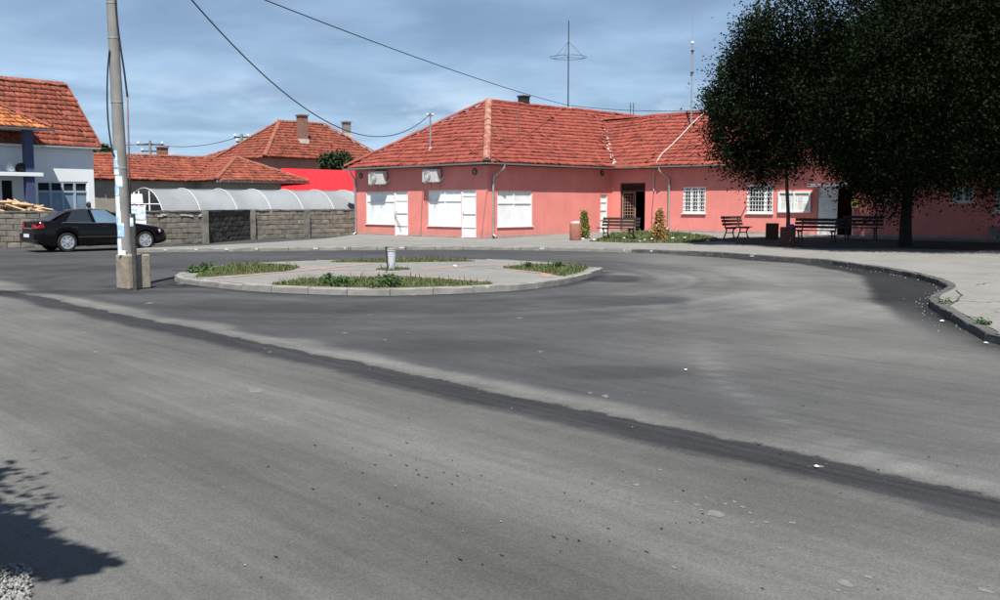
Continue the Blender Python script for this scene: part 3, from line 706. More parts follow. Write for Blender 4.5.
# ------------------------------------------------------------------ the pink L-shaped building
pb = thing('pink_building', 'long pink rendered L-shaped building with red tiled hip roof and boarded shop windows', 'building', tuple(C0))
FB = Frame(C0, CU, CV)
OV, EZ, TAN = .34, 3.36, .64
WT = EZ+OV*TAN-.12           # wall top
WD = 7.6                      # wing depth
nL, nR = -CV, -CU             # outward normals of street facade and of side facade
def frect(P, e, x0, x1, y0, y1):
    a0 = hit(x0, (y0+y1)/2, P, e)[0]; a1 = hit(x1, (y0+y1)/2, P, e)[0]; xm = (x0+x1)/2
    zt_, zb_ = hit(xm, y0, P, e)[1], hit(xm, y1, P, e)[1]
    return (min(a0, a1), max(a0, a1), zb_, zt_)
fA = lambda *r: frect(C0, CU, *r)            # street facade
fB = lambda *r: frect(C0, CV, *r)            # side facade
fW = lambda *r: frect(Ic, -CU, *r)           # wing facade
wA, dA = fA(366, 394.4, 191.7, 224), fA(394.6, 408, 191.7, 238); wB, dB = fA(428, 461.2, 190.2, 226), fA(461.4, 476, 190.2, 238.4)
gz = .125
dA = (dA[0], dA[1], gz, wA[3]); dB = (dB[0], dB[1], gz, wB[3])
wA = (dA[1]+.001, wA[1], wA[2], wA[3]); wB = (dB[1]+.001, wB[1], wB[2], wB[3])
hA = [(dA[0], dA[1], gz, dA[3]), wA, (dB[0], dB[1], gz, dB[3]), wB]
wC = fB(497.2, 532.5, 191, 226.5); nC = fB(600.3, 607.5, 194.7, 231.5)
hB = [wC, nC]
dW = fW(620, 645, 183, 231); wD = fW(683, 705.6, 187, 213.3); wE = fW(747, 773, 184.7, 213.3); d2 = fW(817.5, 853, 187, 235); wF = fW(952, 973.5, 187, 202.5); wG = fW(995, 1012, 190, 212)
d2 = (d2[0], d2[1], .34, d2[3]); dW = (dW[0], dW[1], .32, dW[3])
hW = [dW, wD, wE, d2, wF, wG]
part_w = wall('wall', C0, CU, nL, UL, -.1, WT, hA, M['pink'], pb)
wall('wall', C0, CV, nR, VI, -.1, WT, hB, M['pink'], pb)
wall('wall', Ic, -CU, nL, WING, -.1, WT, hW, M['pink'], pb)
bk = MB()
bk.poly([FB(UL, 0, -.1), FB(UL, 22, -.1), FB(UL, 22, WT), FB(UL, 0, WT)]); bk.poly([FB(0, 22, -.1), FB(UL, 22, -.1), FB(UL, 22, WT), FB(0, 22, WT)])
bk.poly([FB(0, 22, -.1), FB(0, VI+WD, -.1), FB(0, VI+WD, WT), FB(0, 22, WT)]); bk.poly([FB(0, VI+WD, -.1), FB(-WING, VI+WD, -.1), FB(-WING, VI+WD, WT), FB(0, VI+WD, WT)])
bk.poly([FB(-WING, VI, -.1), FB(-WING, VI+WD, -.1), FB(-WING, VI+WD, WT), FB(-WING, VI, WT)])
part('back_wall', bk, M['pink'], pb)
fl = MB(); fl.poly([FB(UL, 0.02, .06), FB(0, .02, .06), FB(0, 22, .06), FB(UL, 22, .06)]); fl.poly([FB(0, VI+.02, .30), FB(-WING, VI+.02, .30), FB(-WING, VI+WD, .30), FB(0, VI+WD, .30)])
part('floor', fl, M['plinth'], pb)
# low grey plinth line
pl = MB()
def plinth(P, e, nrm, L, z0, z1, gaps):
    cuts = [0]+[x for g in sorted(gaps) for x in g]+[L]
    for i in range(0, len(cuts), 2):
        if cuts[i+1]-cuts[i] > .05: bars(pl, P, e, nrm, [(cuts[i], cuts[i+1], z0, z1)], .02, .018)
plinth(C0, CU, nL, UL, 0, .17, [(dA[0], dA[1]), (dB[0], dB[1])]); plinth(C0, CV, nR, nC[0]-.02, 0, .22, []); plinth(Ic, -CU, nL, WING, .1, .40, [(dW[0], dW[1]), (d2[0], d2[1])])
part('plinth', pl, M['plinth'], pb)
# roof
deck = MB(); roof = part('roof', MB().poly([FB(-OV, -OV, EZ-.10), FB(UL+OV, -OV, EZ-.10), FB(UL+OV, 22.5, EZ-.10), FB(-OV, 22.5, EZ-.10)]).poly([FB(-OV-.01, VI-OV, EZ-.10), FB(-WING-OV, VI-OV, EZ-.10), FB(-WING-OV, VI+WD+OV, EZ-.10), FB(-OV-.01, VI+WD+OV, EZ-.10)]), M['deck'], pb)
ru = UL/2; rv = VI+WD/2; hw = WD/2+OV; up_ = hw-OV
zA = lambda u, v: EZ+(v+OV)*TAN
zBm = lambda u, v: EZ+(u+OV)*TAN
zBk = lambda u, v: EZ+(UL+OV-u)*TAN
zW = lambda u, v: EZ+(v-VI+OV)*TAN
zWb = lambda u, v: EZ+(VI+WD+OV-v)*TAN
slope(FB, deck, 'roof_tiles', [(UL+OV, -OV), (-OV, -OV), (ru, ru)], zA, CU, 1, M['tile'], roof, .05)
slope(FB, deck, 'roof_tiles', [(-OV, -OV), (-OV, VI-OV), (up_, rv), (-OV, VI+WD+OV), (-OV, 22), (ru, 22), (ru, ru)], zBm, CV, 2, M['tile'], roof, .06)
slope(FB, deck, 'roof_tiles', [(-OV, VI-OV), (-WING-OV, VI-OV), (-WING-OV, rv), (up_, rv)], zW, CU, 3, M['tile'], roof, .08)
slope(FB, deck, '', [(UL+OV, -OV), (ru, ru), (ru, 22), (UL+OV, 22)], zBk, CV, 4, None, roof, tile=False)
slope(FB, deck, '', [(-OV, VI+WD+OV), (up_, rv), (-WING-OV, rv), (-WING-OV, VI+WD+OV)], zWb, CV, 4, None, roof, tile=False)
deck.poly([FB(UL+OV, 22, EZ), FB(-OV, 22, EZ), FB(ru, 22, zBm(ru, 0))]); deck.poly([FB(-WING-OV, VI-OV, EZ), FB(-WING-OV, VI+WD+OV, EZ), FB(-WING-OV, rv, zW(0, rv))])
part('roof_deck', deck, M['deck'], roof)
rc = MB(); ridge_caps(rc, FB(-OV, -OV, EZ+.02), FB(ru, ru, zA(0, ru)+.02), .13); part('hip_ridge', rc, M['mortar'], roof)['kind'] = 'stuff'
for A, B in ((FB(UL+OV, -OV, EZ), FB(ru, ru, zA(0, ru)+.02)), (FB(ru, ru, zA(0, ru)), FB(ru, 22, zA(0, ru)-.1)), (FB(up_, rv, zW(0, rv)), FB(-WING-OV, rv, zW(0, rv)))):
    part('ridge_tiles', ridge_caps(MB(), A, B, .10), M['tile'], roof)['kind'] = 'stuff'
vt = MB(); a_, b_ = FB(-OV, VI-OV, EZ+.03), FB(up_, rv, zW(0, rv)+.03)
tt = (b_-a_).normalized(); sd = tt.cross(ZUP).normalized()
vt.add([a_+sd*.10, a_-sd*.10, b_-sd*.10, b_+sd*.10], [(0, 1, 2, 3)]); part('valley_lining', vt, M['rust'], roof)
vm = MB()
for k in range(26):
    p = a_+(b_-a_)*(.02+.75*random.random()**1.2)+sd*random.uniform(-.12, .16)+ZUP*.05
    vm.box(p, (random.uniform(.05, .14), random.uniform(.04, .10), .05), (tt, sd, tt.cross(sd)))
part('valley_mortar', vm, M['mortar_white'], roof)['kind'] = 'stuff'
# mortar crumbs and slipped bits on the tiles near the hip
cr = MB()
for k in range(70):
    u = random.uniform(-.3, 3.2); v = u+random.uniform(.05, 1.6)*random.random(); side = random.random() < .62
    p = FB(u, v, zBm(u, v)+.07) if side else FB(v, u, zA(v, u)+.07)
    cr.box(p, (random.uniform(.04, .15), random.uniform(.04, .09), .03), (CU, CV, ZUP))
part('mortar_crumbs', cr, M['mortar'], roof)['kind'] = 'stuff'
ch = MB(); pc = FB(ru+.1, ru+2.6, 0); zc = zBm(ru, 0)
ch.box(pc+ZUP*(zc+.05), (.42, .42, .8), (CU, CV, ZUP)); ch.box(pc+ZUP*(zc+.47), (.5, .5, .07), (CU, CV, ZUP)); part('chimney', ch, M['iron'], roof)
# gutters, fascia, downpipes
def gutter(b, A, B, r=.065):
    A, B = Vector(A), Vector(B); t = (B-A).normalized(); s = t.cross(ZUP).normalized(); n = 7; o = len(b.v)
    for p in (A, B):
        for i in range(n): an = math.pi+math.pi*i/(n-1); b.v.append(tuple(p+s*math.cos(an)*r+ZUP*math.sin(an)*r))
        for i in range(n): an = 2*math.pi-math.pi*i/(n-1); b.v.append(tuple(p+s*math.cos(an)*(r-.012)+ZUP*(math.sin(an)*(r-.012)+.003)))
    m_ = 2*n
    for i in range(m_): b.f.append((o+i, o+(i+1) % m_, o+m_+(i+1) % m_, o+m_+i))
    return b
for A, B in ((FB(-OV-.07, -OV-.07, EZ-.01), FB(UL+OV+.05, -OV-.07, EZ-.05)), (FB(-OV-.07, -OV-.06, EZ-.012), FB(-OV-.07, VI-OV-.08, EZ-.03)), (FB(-OV-.09, VI-OV-.07, EZ-.02), FB(-WING-OV, VI-OV-.07, EZ-.05))):
    part('gutter', gutter(MB(), A, B), M['galv'], pb)
fs = MB()
fs.box((FB(-OV, -OV+.03, EZ-.06)+FB(UL+OV, -OV+.03, EZ-.06))/2, (UL+2*OV, .02, .13), (CU, CV, ZUP)); fs.box((FB(-OV+.03, -OV+.05, EZ-.06)+FB(-OV+.03, VI-OV, EZ-.06))/2, (VI-.06, .02, .128), (CV, CU, ZUP))
fs.box((FB(-OV+.05, VI-OV+.03, EZ-.06)+FB(-WING-OV, VI-OV+.03, EZ-.06))/2, (WING+.04, .02, .126), (CU, CV, ZUP)); part('fascia', fs, M['brown_iron'], pb)
def downpipe(P, e, nrm, a, zb, gx, zt_=EZ-.06, m='galv'):
    P = Vector(P); q = P+e*a; s = P+e*(a+gx)+nrm*(OV+.07)
    pts = [s+ZUP*zt_, s+ZUP*(zt_-.14), s*.6+(q+nrm*.09)*.4+ZUP*(zt_-.30), q+nrm*.09+ZUP*(zt_-.55), q+nrm*.09+ZUP*(zb+.28), q+nrm*.10+ZUP*(zb+.16), q+nrm*.26+ZUP*(zb+.07)]
    o = part('downpipe', MB().tube(pts, .048, 10), M[m], pb, smooth=True, auto=50)
    for z in (zb+.9, zb+2.0): part('bracket', MB().tube([q+nrm*.09+ZUP*z, q+nrm*.09+ZUP*(z+.05)], .058, 10), M['galv'], o)
downpipe(C0, CV, nR, .30, .12, .35); downpipe(C0, CU, nL, UL-.12, .02, 0)
aw = hit(670, 200, Ic, -CU)[0]; downpipe(Ic, -CU, nL, aw, .34, -.35)
# shop windows and doors (painted over)
def shopwindow(P, e, nrm, r, vs, hs, pane='painted_glass', fw=.06, fm='white_old', off=-.03):
    a0, a1, c0, c1 = r; f = MB()
    bars(f, P, e, nrm, [(a0, a0+fw, c0, c1), (a1-fw, a1, c0, c1), (a0+fw, a1-fw, c1-fw, c1), (a0+fw, a1-fw, c0, c0+fw)], off, .07)
    W = part('window', f, M[fm], pb)
    xs = [a0+fw]+[a0+(a1-a0)*k for k in vs]+[a1-fw]; zs = [c0+fw]+[c0+(c1-c0)*k for k in hs]+[c1-fw]
    for x in xs[1:-1]: part('mullion', bars(MB(), P, e, nrm, [(x-.025, x+.025, c0+fw, c1-fw)], off-.004, .06), M[fm], W)
    for z in zs[1:-1]:
        for i in range(len(xs)-1): mu = MB(); bars(mu, P, e, nrm, [(xs[i]+(.025 if i else 0), xs[i+1]-(.025 if i < len(xs)-2 else 0), z-.025, z+.025)], off-.006, .055); part('mullion', mu, M[fm], W)
    for i in range(len(xs)-1):
        for j in range(len(zs)-1):
            part('pane', bars(MB(), P, e, nrm, [(xs[i]+.006, xs[i+1]-.006, zs[j]+.006, zs[j+1]-.006)], off-.035-.004*((i+j) % 2), .008), M[pane], W)
    s = MB(); bars(s, P, e, nrm, [(a0-.03, a1+.03, c0-.035, c0-.002)], .05, .13); part('sill', s, M[fm], W)
    return W
shopwindow(C0, CU, nL, wA, [], [.70]); shopwindow(C0, CU, nL, wB, [.5], [.70]); shopwindow(C0, CV, nR, wC, [.48], [.655])
def shopdoor(r, transom):
    a0, a1, c0, c1 = r; f = MB(); fw = .06; zt_ = c1-transom
    bars(f, C0, CU, nL, [(a0, a0+fw, c0, c1), (a1-fw, a1, c0, c1), (a0+fw, a1-fw, c1-fw, c1), (a0+fw, a1-fw, zt_-.03, zt_+.03)], -.028, .08)
    d = part('door', f, M['white'], pb)
    part('leaf', bars(MB(), C0, CU, nL, [(a0+fw+.005, a1-fw-.005, c0+.02, zt_-.035)], -.045, .045), M['white'], d, bevel=.004)
    part('rail', bars(MB(), C0, CU, nL, [(a0+fw+.02, a1-fw-.02, c0+.42, c0+.45)], -.033, .014), M['galv'], d); part('rail', bars(MB(), C0, CU, nL, [(a0+fw+.02, a1-fw-.02, c0+1.0, c0+1.04)], -.031, .014), M['galv'], d)
    part('transom_pane', bars(MB(), C0, CU, nL, [(a0+fw+.005, a1-fw-.005, zt_+.035, c1-fw-.005)], -.06, .01), M['painted_glass'], d)
    q = C0+CU*(a1-fw-.08)+nL*.0; part('handle', MB().tube([q+ZUP*(c0+1.0), q+nL*.03+ZUP*(c0+1.0), q+nL*.03+ZUP*(c0+1.13), q+ZUP*(c0+1.13)], .011, 6), M['iron'], d)
    return d
shopdoor(dA, .42); shopdoor(dB, .25)
bl = MB(); q0 = C0+CU*(dA[1]-.02)+nL*.03; q1 = C0+CU*(dA[0]+.48)+nL*.03; bl.tube([q0+ZUP*1.12, q1+ZUP*.48], .014, 6); part('door_bar', bl, M['iron'], pb)
# narrow glazed slot at the inner corner
shopwindow(C0, CV, nR, nC, [], [.33, .58, .80], fw=.05)
# barred windows of the wing
def barred(r, divs, sashx):
    a0, a1, c0, c1 = r; P, e, nrm = Ic, -CU, nL; f = MB(); fw = .075
    bars(f, P, e, nrm, [(a0, a0+fw, c0, c1), (a1-fw, a1, c0, c1), (a0+fw, a1-fw, c1-fw, c1), (a0+fw, a1-fw, c0, c0+fw)], -.02, .08)
    W = part('window', f, M['white'], pb)
    for k in divs: x = a0+(a1-a0)*k; part('mullion', bars(MB(), P, e, nrm, [(x-.045, x+.045, c0+fw, c1-fw)], -.025, .07), M['white'], W)
    xs = [a0+fw]+[a0+(a1-a0)*k for k in divs]+[a1-fw]
    for i in range(len(xs)-1): part('pane', bars(MB(), P, e, nrm, [(xs[i]+.05*(i > 0), xs[i+1]-.05*(i < len(xs)-2), c0+fw, c1-fw)], -.10, .008), M['glass'], W)
    g = MB(); n = int((a1-a0)/.135)
    for i in range(1, n): x = a0+(a1-a0)*i/n; bars(g, P, e, nrm, [(x-.010, x+.010, c0+.02, c1-.02)], -.002, .016)
    n = int((c1-c0)/.155)
    for i in range(1, n): z = c0+(c1-c0)*i/n; bars(g, P, e, nrm, [(a0+.02, a1-.02, z-.010, z+.010)], .014, .014)
    part('grille', g, M['white'], W)
    part('sill', bars(MB(), P, e, nrm, [(a0-.05, a1+.05, c0-.04, c0-.002)], .07, .16), M['white'], W)
barred(wD, [.36, .66], 0); barred(wE, [.70], 0); barred(wF, [.5], 0); barred(wG, [.5], 0)
# recessed grilled doorway at the inner corner
a0, a1, c0, c1 = dW; zt_ = c1-.38; Pw, ew = Ic, -CU
f = MB(); bars(f, Pw, ew, nL, [(a0, a0+.06, c0, c1), (a1-.06, a1, c0, c1), (a0+.06, a1-.06, c1-.06, c1), (a0+.06, a1-.06, zt_-.03, zt_+.03)], -.06, .08)
door = part('door', f, M['brown_iron'], pb); g = MB()
for i in range(1, 12): x = a0+.06+(a1-a0-.12)*i/12; bars(g, Pw, ew, nL, [(x-.012, x+.012, zt_+.03, c1-.06)], -.08, .02)
for k in (.33, .66): z = zt_+(c1-zt_)*k; bars(g, Pw, ew, nL, [(a0+.06, a1-.06, z-.01, z+.01)], -.062, .016)
part('transom_grille', g, M['brown_iron'], door)
g = MB(); am = a0+.06+(a1-a0)*.42; hd = (ew*.93-nL*.37).normalized(); hn = hd.cross(ZUP).normalized(); Hh = Pw+ew*(a0+.07)-nL*.10; lw = (a1-a0)*.44
def lbar(x0, x1, z0, z1, th=.025): g.box(Hh+hd*(x0+x1)/2+ZUP*(z0+z1)/2, (x1-x0, th, z1-z0), (hd, hn, ZUP))
lbar(0, .05, c0+.03, zt_-.05); lbar(lw-.05, lw, c0+.03, zt_-.05); lbar(.05, lw-.05, c0+.03, c0+.62, .015); lbar(.05, lw-.05, zt_-.10, zt_-.05)
for i in range(1, 5): x = lw*i/5; lbar(x-.01, x+.01, c0+.62, zt_-.10, .016)
for i in range(1, 8): z = c0+.62+(zt_-.72-c0)*i/8; lbar(.05, lw-.05, z-.01, z+.01, .014)
part('grille_leaf', g, mat('grille paint light', (.34, .20, .16), .6, .2, 10), door)
# double door of the wing, white leaf closed, other side open
a0, a1, c0, c1 = d2; am = a0+(a1-a0)*.55; f = MB()
bars(f, Pw, ew, nL, [(a0, a0+.05, c0, c1), (a1-.05, a1, c0, c1), (a0+.05, a1-.05, c1-.07, c1)], -.04, .09)
door = part('door', f, M['white'], pb)
leaf = part('leaf', bars(MB(), Pw, ew, nL, [(a0+.055, am, c0+.02, c1-.42)], -.03, .05), M['white'], door, bevel=.004)
g = MB()
for i in range(3):
    for j in range(4):
        x0 = a0+.12+(am-a0-.18)*i/3; z0 = c0+.10+(c1-c0-.55)*j/4; bars(g, Pw, ew, nL, [(x0, x0+(am-a0-.18)/3-.06, z0, z0+(c1-c0-.55)/4-.09)], -.018, .012)
part('door_panel', g, M['white_old'], door)
part('transom_pane', bars(MB(), Pw, ew, nL, [(a0+.055, am, c1-.41, c1-.075)], -.07, .01), M['painted_glass'], door)
part('handle', MB().tube([Pw+ew*(am-.06)-nL*.03+ZUP*(c0+1.05), Pw+ew*(am-.06)+nL*.03+ZUP*(c0+1.05), Pw+ew*(am-.16)+nL*.03+ZUP*(c0+1.05)], .012, 6), M['iron'], door)
cn = MB(); cn.box(Pw+ew*(a0+a1)/2+nL*.30+ZUP*(c1+.10), (a1-a0+.3, .62, .05), (ew, nL, ZUP)); cn.box(Pw+ew*(a0+a1)/2+nL*.605+ZUP*(c1+.07), (a1-a0+.3, .02, .13), (ew, nL, ZUP)); part('door_canopy', cn, M['galv'], pb)
st = MB(); st.box(Pw+ew*(a0+a1)/2+nL*.35+ZUP*.25, (a1-a0+.4, .7, .2), (ew, nL, ZUP)); part('doorstep', st, M['plinth'], pb, bevel=.01)

# fittings hung on the walls
def ac(r, label):
    a0, a1, c0, c1 = r; P, e, n = C0, CU, nL; w_, h_ = a1-a0, c1-c0
    t = thing('air_conditioner', label, 'air conditioner', tuple(P+e*(a0+a1)/2+n*.24+ZUP*c0), 'outdoor units on the street facade')
    ctr = P+e*(a0+a1)/2+ZUP*(c0+c1)/2
    part('casing', MB().box(ctr+n*.22, (w_, .27, h_), (e, n, ZUP)), M['ac_grey'], t, bevel=.02)
    fc = ctr+e*(w_*.13)+n*.3565
    part('fan_opening', MB().lathe([(h_*.40, 0), (h_*.40, .012)], fc, (e, ZUP, n), 24), M['black_plastic'], t)
    g = MB()
    for k in range(1, 6):
        rr = h_*.40*k/5; g.tube([fc+n*.018+(e*math.cos(q)+ZUP*math.sin(q))*rr for q in np.linspace(0, 2*math.pi, 21)], .006, 4, False)
    for k in range(6): q = math.pi*k/6; d = e*math.cos(q)+ZUP*math.sin(q); g.tube([fc+n*.02-d*h_*.4, fc+n*.02+d*h_*.4], .005, 4)
    part('fan_guard', g, M['white_old'], t)
    for k in (-.3, .3):
        b = MB(); q = P+e*((a0+a1)/2+k*w_); b.box(q+n*.21+ZUP*(c0-.02), (.04, .38, .035), (e, n, ZUP)); b.box(q+n*.022+ZUP*(c0-.16), (.039, .03, .25), (e, n, ZUP))
        part('bracket', b, M['galv'], t)
    part('pipe', MB().tube([P+e*(a0-.02)+n*.2+ZUP*(c0+.12), P+e*(a0-.09)+n*.12+ZUP*(c0+.1), P+e*(a0-.1)+n*.02+ZUP*(c0+.25)], .022, 6), M['white_old'], t)
ac(fA(374, 388.5, 171.5, 184.7), 'white air conditioner unit above the left boarded window with fan facing out')
ac(fA(428, 442.5, 169.5, 182.5), 'white air conditioner unit above the boarded window nearer the building corner')
def disc(P, e, n, x, y, r, label, cat='wall vent'):
    a, z = hit(x, y, P, e); c = P+e*a+ZUP*z
    t = thing('wall_vent', label, cat, tuple(c+n*.002)); part('rim', MB().lathe([(r, 0), (r, .03), (r*.8, .045), (r*.8, .01)], c+n*.003, (e, ZUP, n), 18), M['iron'], t)
    b = MB()
    for k in range(5): q = math.pi*2*k/5; d = e*math.cos(q)+ZUP*math.sin(q); b.box(c+d*r*.45+n*.03, (r*.7, r*.22, .02), (d, n.cross(d), n))
    part('vane', b, M['galv'], t)
disc(C0, CU, nL, 361.2, 176, .13, 'small round dark wall vent near the left end of the street facade')
disc(C0, CU, nL, 475, 171.8, .14, 'round dark wall vent with star vanes beside the corner downpipe')
disc(C0, CV, nR, 602, 173.2, .13, 'round dark wall vent high in the shaded inner corner')
def on_wing(x, y): a, z = hit(x, y, Ic, -CU); return a, z
r = fW(779, 811.5, 191.5, 212.5); a0, a1, c0, c1 = r
nb = thing('notice_board', 'white framed glazed notice board on the pink wall behind the thin tree', 'notice board', tuple(Ic-CU*(a0+a1)/2+nL*.05+ZUP*c0))
part('backing', bars(MB(), Ic, -CU, nL, [(a0+.01, a1-.01, c0+.01, c1-.01)], .05, .045), M['wall_white'], nb)
f = MB(); bars(f, Ic, -CU, nL, [(a0, a0+.07, c0, c1), (a1-.07, a1, c0, c1), (a0+.07, a1-.07, c1-.07, c1), (a0+.07, a1-.07, c0, c0+.07), ((a0+a1)/2-.03, (a0+a1)/2+.03, c0+.07, c1-.07)], .10, .048); part('frame', f, M['white'], nb)
for k in range(9):
    x = a0+.12+(a1-a0-.45)*((k % 5)/4)+.02*(k//5); z = c0+.12+(c1-c0-.5)*(k//5)*.9+random.uniform(-.02, .02)
    part('paper', bars(MB(), Ic, -CU, nL, [(x, x+.2, z, z+.28)], .054+.0005*k, .002), mat('notice paper', (.5+.3*random.random(), .6, .55), .7, .15, 20), nb)
a, z = on_wing(856.7, 203); mbx = thing('letter_box', 'small yellow letter box on the wall right of the dark open doorway', 'letter box', tuple(Ic-CU*a+nL*.09+ZUP*(z-.2)))
part('casing', MB().box(Ic-CU*a+nL*.09+ZUP*z, (.29, .17, .40), (-CU, nL, ZUP)), M['yellow_box'], mbx, bevel=.015)
part('slot', MB().box(Ic-CU*a+nL*.178+ZUP*(z+.09), (.2, .006, .03), (-CU, nL, ZUP)), M['dark'], mbx); part('plate', MB().box(Ic-CU*a+nL*.177+ZUP*(z-.06), (.2, .004, .14), (-CU, nL, ZUP)), M['iron'], mbx)
a, z = on_wing(995.5, 234); eb = thing('meter_box', 'small grey meter box low on the pink wall at the right edge', 'meter box', tuple(Ic-CU*a+nL*.1+ZUP*(z-.3)))
part('casing', MB().box(Ic-CU*a+nL*.12+ZUP*(z-.02), (.28, .2, .55), (-CU, nL, ZUP)), M['concrete'], eb, bevel=.01); part('lid', MB().box(Ic-CU*a+nL*.12+ZUP*(z+.27), (.32, .24, .03), (-CU, nL, ZUP)), M['concrete'], eb)

# conduit over the wing roof
def on_slope(x, y, O, n):
    d = ray(x, y); k = (Vector(O)-Vector((0, 0, CAMH))).dot(n)/d.dot(n); return Vector((0, 0, CAMH))+d*k
nW = (CV*-TAN+ZUP).normalized(); OW = FB(0, VI-OV, EZ); nS = (CU*-TAN+ZUP).normalized(); OS = FB(-OV, 0, EZ); nF = nW; OF = FB(0, -OV, EZ)
cp = [on_slope(x, y, OW, nW)+nW*.09 for x, y in ((706, 113.5), (699, 119.5), (692, 126), (683, 136), (672, 147), (662, 156), (658.5, 161.5))]
cp += [cp[-1]+nL*.10-ZUP*.12]; a, _ = on_wing(654.5, 175); cp += [Ic-CU*(a+.05)+nL*.14+ZUP*3.0, Ic-CU*a+nL*.03+ZUP*2.6, Ic-CU*a+nL*.03+ZUP*2.2]
cd_ = part('conduit', MB().tube(cp, .030, 8), M['cable_white'], smooth=True, auto=60); tag(cd_, 'pale plastic conduit lying across the wing roof and over its gutter', 'conduit')
cb = MB().tube([Ic-CU*a+nL*.015+ZUP*2.2, Ic-CU*(a-.10)+nL*.015+ZUP*1.4, Ic-CU*(a-.12)+nL*.015+ZUP*.5], .012, 5); tag(part('wall_cable', cb, M['cable']), 'thin dark cable running down the pink wall below the roof conduit', 'cable')
cb = MB().tube([Ic-CU*(wE[0]+.0)+nL*.02+ZUP*1.55, Ic-CU*(wE[0]-.35)+nL*.02+ZUP*.9, Ic-CU*(wE[0]-.5)+nL*.02+ZUP*.55], .012, 5); tag(part('wall_cable', cb, M['cable']), 'thin dark cable slanting down from the barred window near the notice board', 'cable')
# antennas
base = FB(ru, ru+5.9, zBm(ru, 0)-.05)
an = thing('ring_antenna', 'tall thin mast with a horizontal ring antenna on the pink building ridge', 'antenna', tuple(base))
top = at(567.5, 21, base.y); top.x = base.x; b = MB().tube([base, (base.x, base.y, top.z)], [.035, .025], 6); part('mast', b, M['iron'], an)
zr = at(567, 57.5, base.y).z; b = MB().tube([Vector((base.x+.95*math.cos(q), base.y+.95*math.sin(q), zr)) for q in np.linspace(0, 2*math.pi, 31)], .012, 5, False); part('ring', b, M['iron'], an)
zs_ = at(567, 42, base.y).z
for q in (.35, 2.5, 4.4): part('strut', MB().tube([(base.x, base.y, zs_), (base.x+.95*math.cos(q), base.y+.95*math.sin(q), zr)], .008, 5), M['iron'], an); part('spoke', MB().tube([(base.x, base.y, zr), (base.x+.95*math.cos(q), base.y+.95*math.sin(q), zr)], .008, 5), M['iron'], an)
part('mast_foot', MB().box(base+ZUP*.1, (.35, .2, .18), (CV, CU, ZUP)), M['mortar_white'], an)
base = on_slope(691, 127, OW, nW); an = thing('whip_antenna', 'tall white-tipped whip antenna mast on the wing roof beside the conduit', 'antenna', tuple(base)); zt1 = at(691, 73, base.y).z; zt2 = at(691, 44, base.y).z; zt3 = at(693, 8, base.y).z
part('mast', MB().tube([base, base+ZUP*(zt1-base.z)], .035, 8), M['galv'], an); part('antenna_tube', MB().tube([base+ZUP*(zt1-base.z), base+ZUP*(zt2-base.z)], .038, 8), M['galv'], an)
part('whip', MB().tube([base+ZUP*(zt2-base.z), base+ZUP*(zt3-base.z)], .012, 5), M['galv'], an); part('collar', MB().lathe([(.03, 0), (.08, .03), (.08, .09), (.03, .12)], base+ZUP*(zt2-base.z), n=12), M['white'], an)
for z in (zt1, zt1+(zt2-zt1)*.75): part('clamp', MB().box((base.x, base.y-.03, z), (.14, .14, .07)), M['iron'], an)
for dx, dy in ((-1.9, .1), (1.8, .4)): part('radial', MB().tube([base+ZUP*(zt2-base.z-.1), base+Vector((dx, dy, zt2-base.z-1.05))], .009, 4), M['galv'], an)
part('brace', MB().tube([base+ZUP*.5, base+CU*.45+ZUP*.02], .018, 5), M['iron'], an)
base = on_slope(518.5, 138, OS, nS); an = thing('vent_pipe', 'short rusty pipe with cross top on the tiles right of the hip', 'pipe', tuple(base)); zt1 = at(518.5, 111, base.y).z
part('pipe', MB().tube([base-ZUP*.05, base+ZUP*(zt1-base.z)], .03, 6), M['rust'], an); part('crosspiece', MB().tube([base+ZUP*(zt1-base.z-.08)-Vector((.15, 0, 0)), base+ZUP*(zt1-base.z-.08)+Vector((.15, 0, 0))], .02, 5), M['rust'], an)
base = FB(up_-.8, rv-.1, zW(0, rv)-.05); base = FB(ru, ru+11.4, zBm(ru, 0)); tz = at(629, 109, base.y).z
an = thing('roof_aerial', 'tiny twin-rod aerial standing on the far ridge between the two masts', 'antenna', tuple(base))
for s in (-.09, .09): part('rod', MB().tube([base+Vector((s, 0, 0)), base+Vector((s, 0, .75))], .02, 5), M['iron'], an)
part('crossbar', MB().tube([base+Vector((-.16, 0, .55)), base+Vector((.16, 0, .55))], .016, 5), M['iron'], an)
base = on_slope(430.5, 150, OF, nF); mtop = base+ZUP*(at(429, 113, base.y).z-base.z)
an = thing('service_mast', 'steel service mast carrying the power cable on the left roof slope', 'mast', tuple(base))
part('mast', MB().tube([base-ZUP*.1, mtop], .035, 8), M['galv'], an); part('crossarm', MB().tube([mtop-ZUP*.12-Vector((.14, 0, 0)), mtop-ZUP*.12+Vector((.14, 0, 0))], .02, 6), M['iron'], an)
for s in (-.13, .13): part('insulator', MB().lathe([(.02, 0), (.04, .02), (.04, .06), (.02, .09)], mtop-ZUP*.11+Vector((s, 0, 0)), n=8), M['white'], an)
part('flashing', MB().lathe([(.14, -.05), (.05, .12)], base, n=10), M['mortar_white'], an)

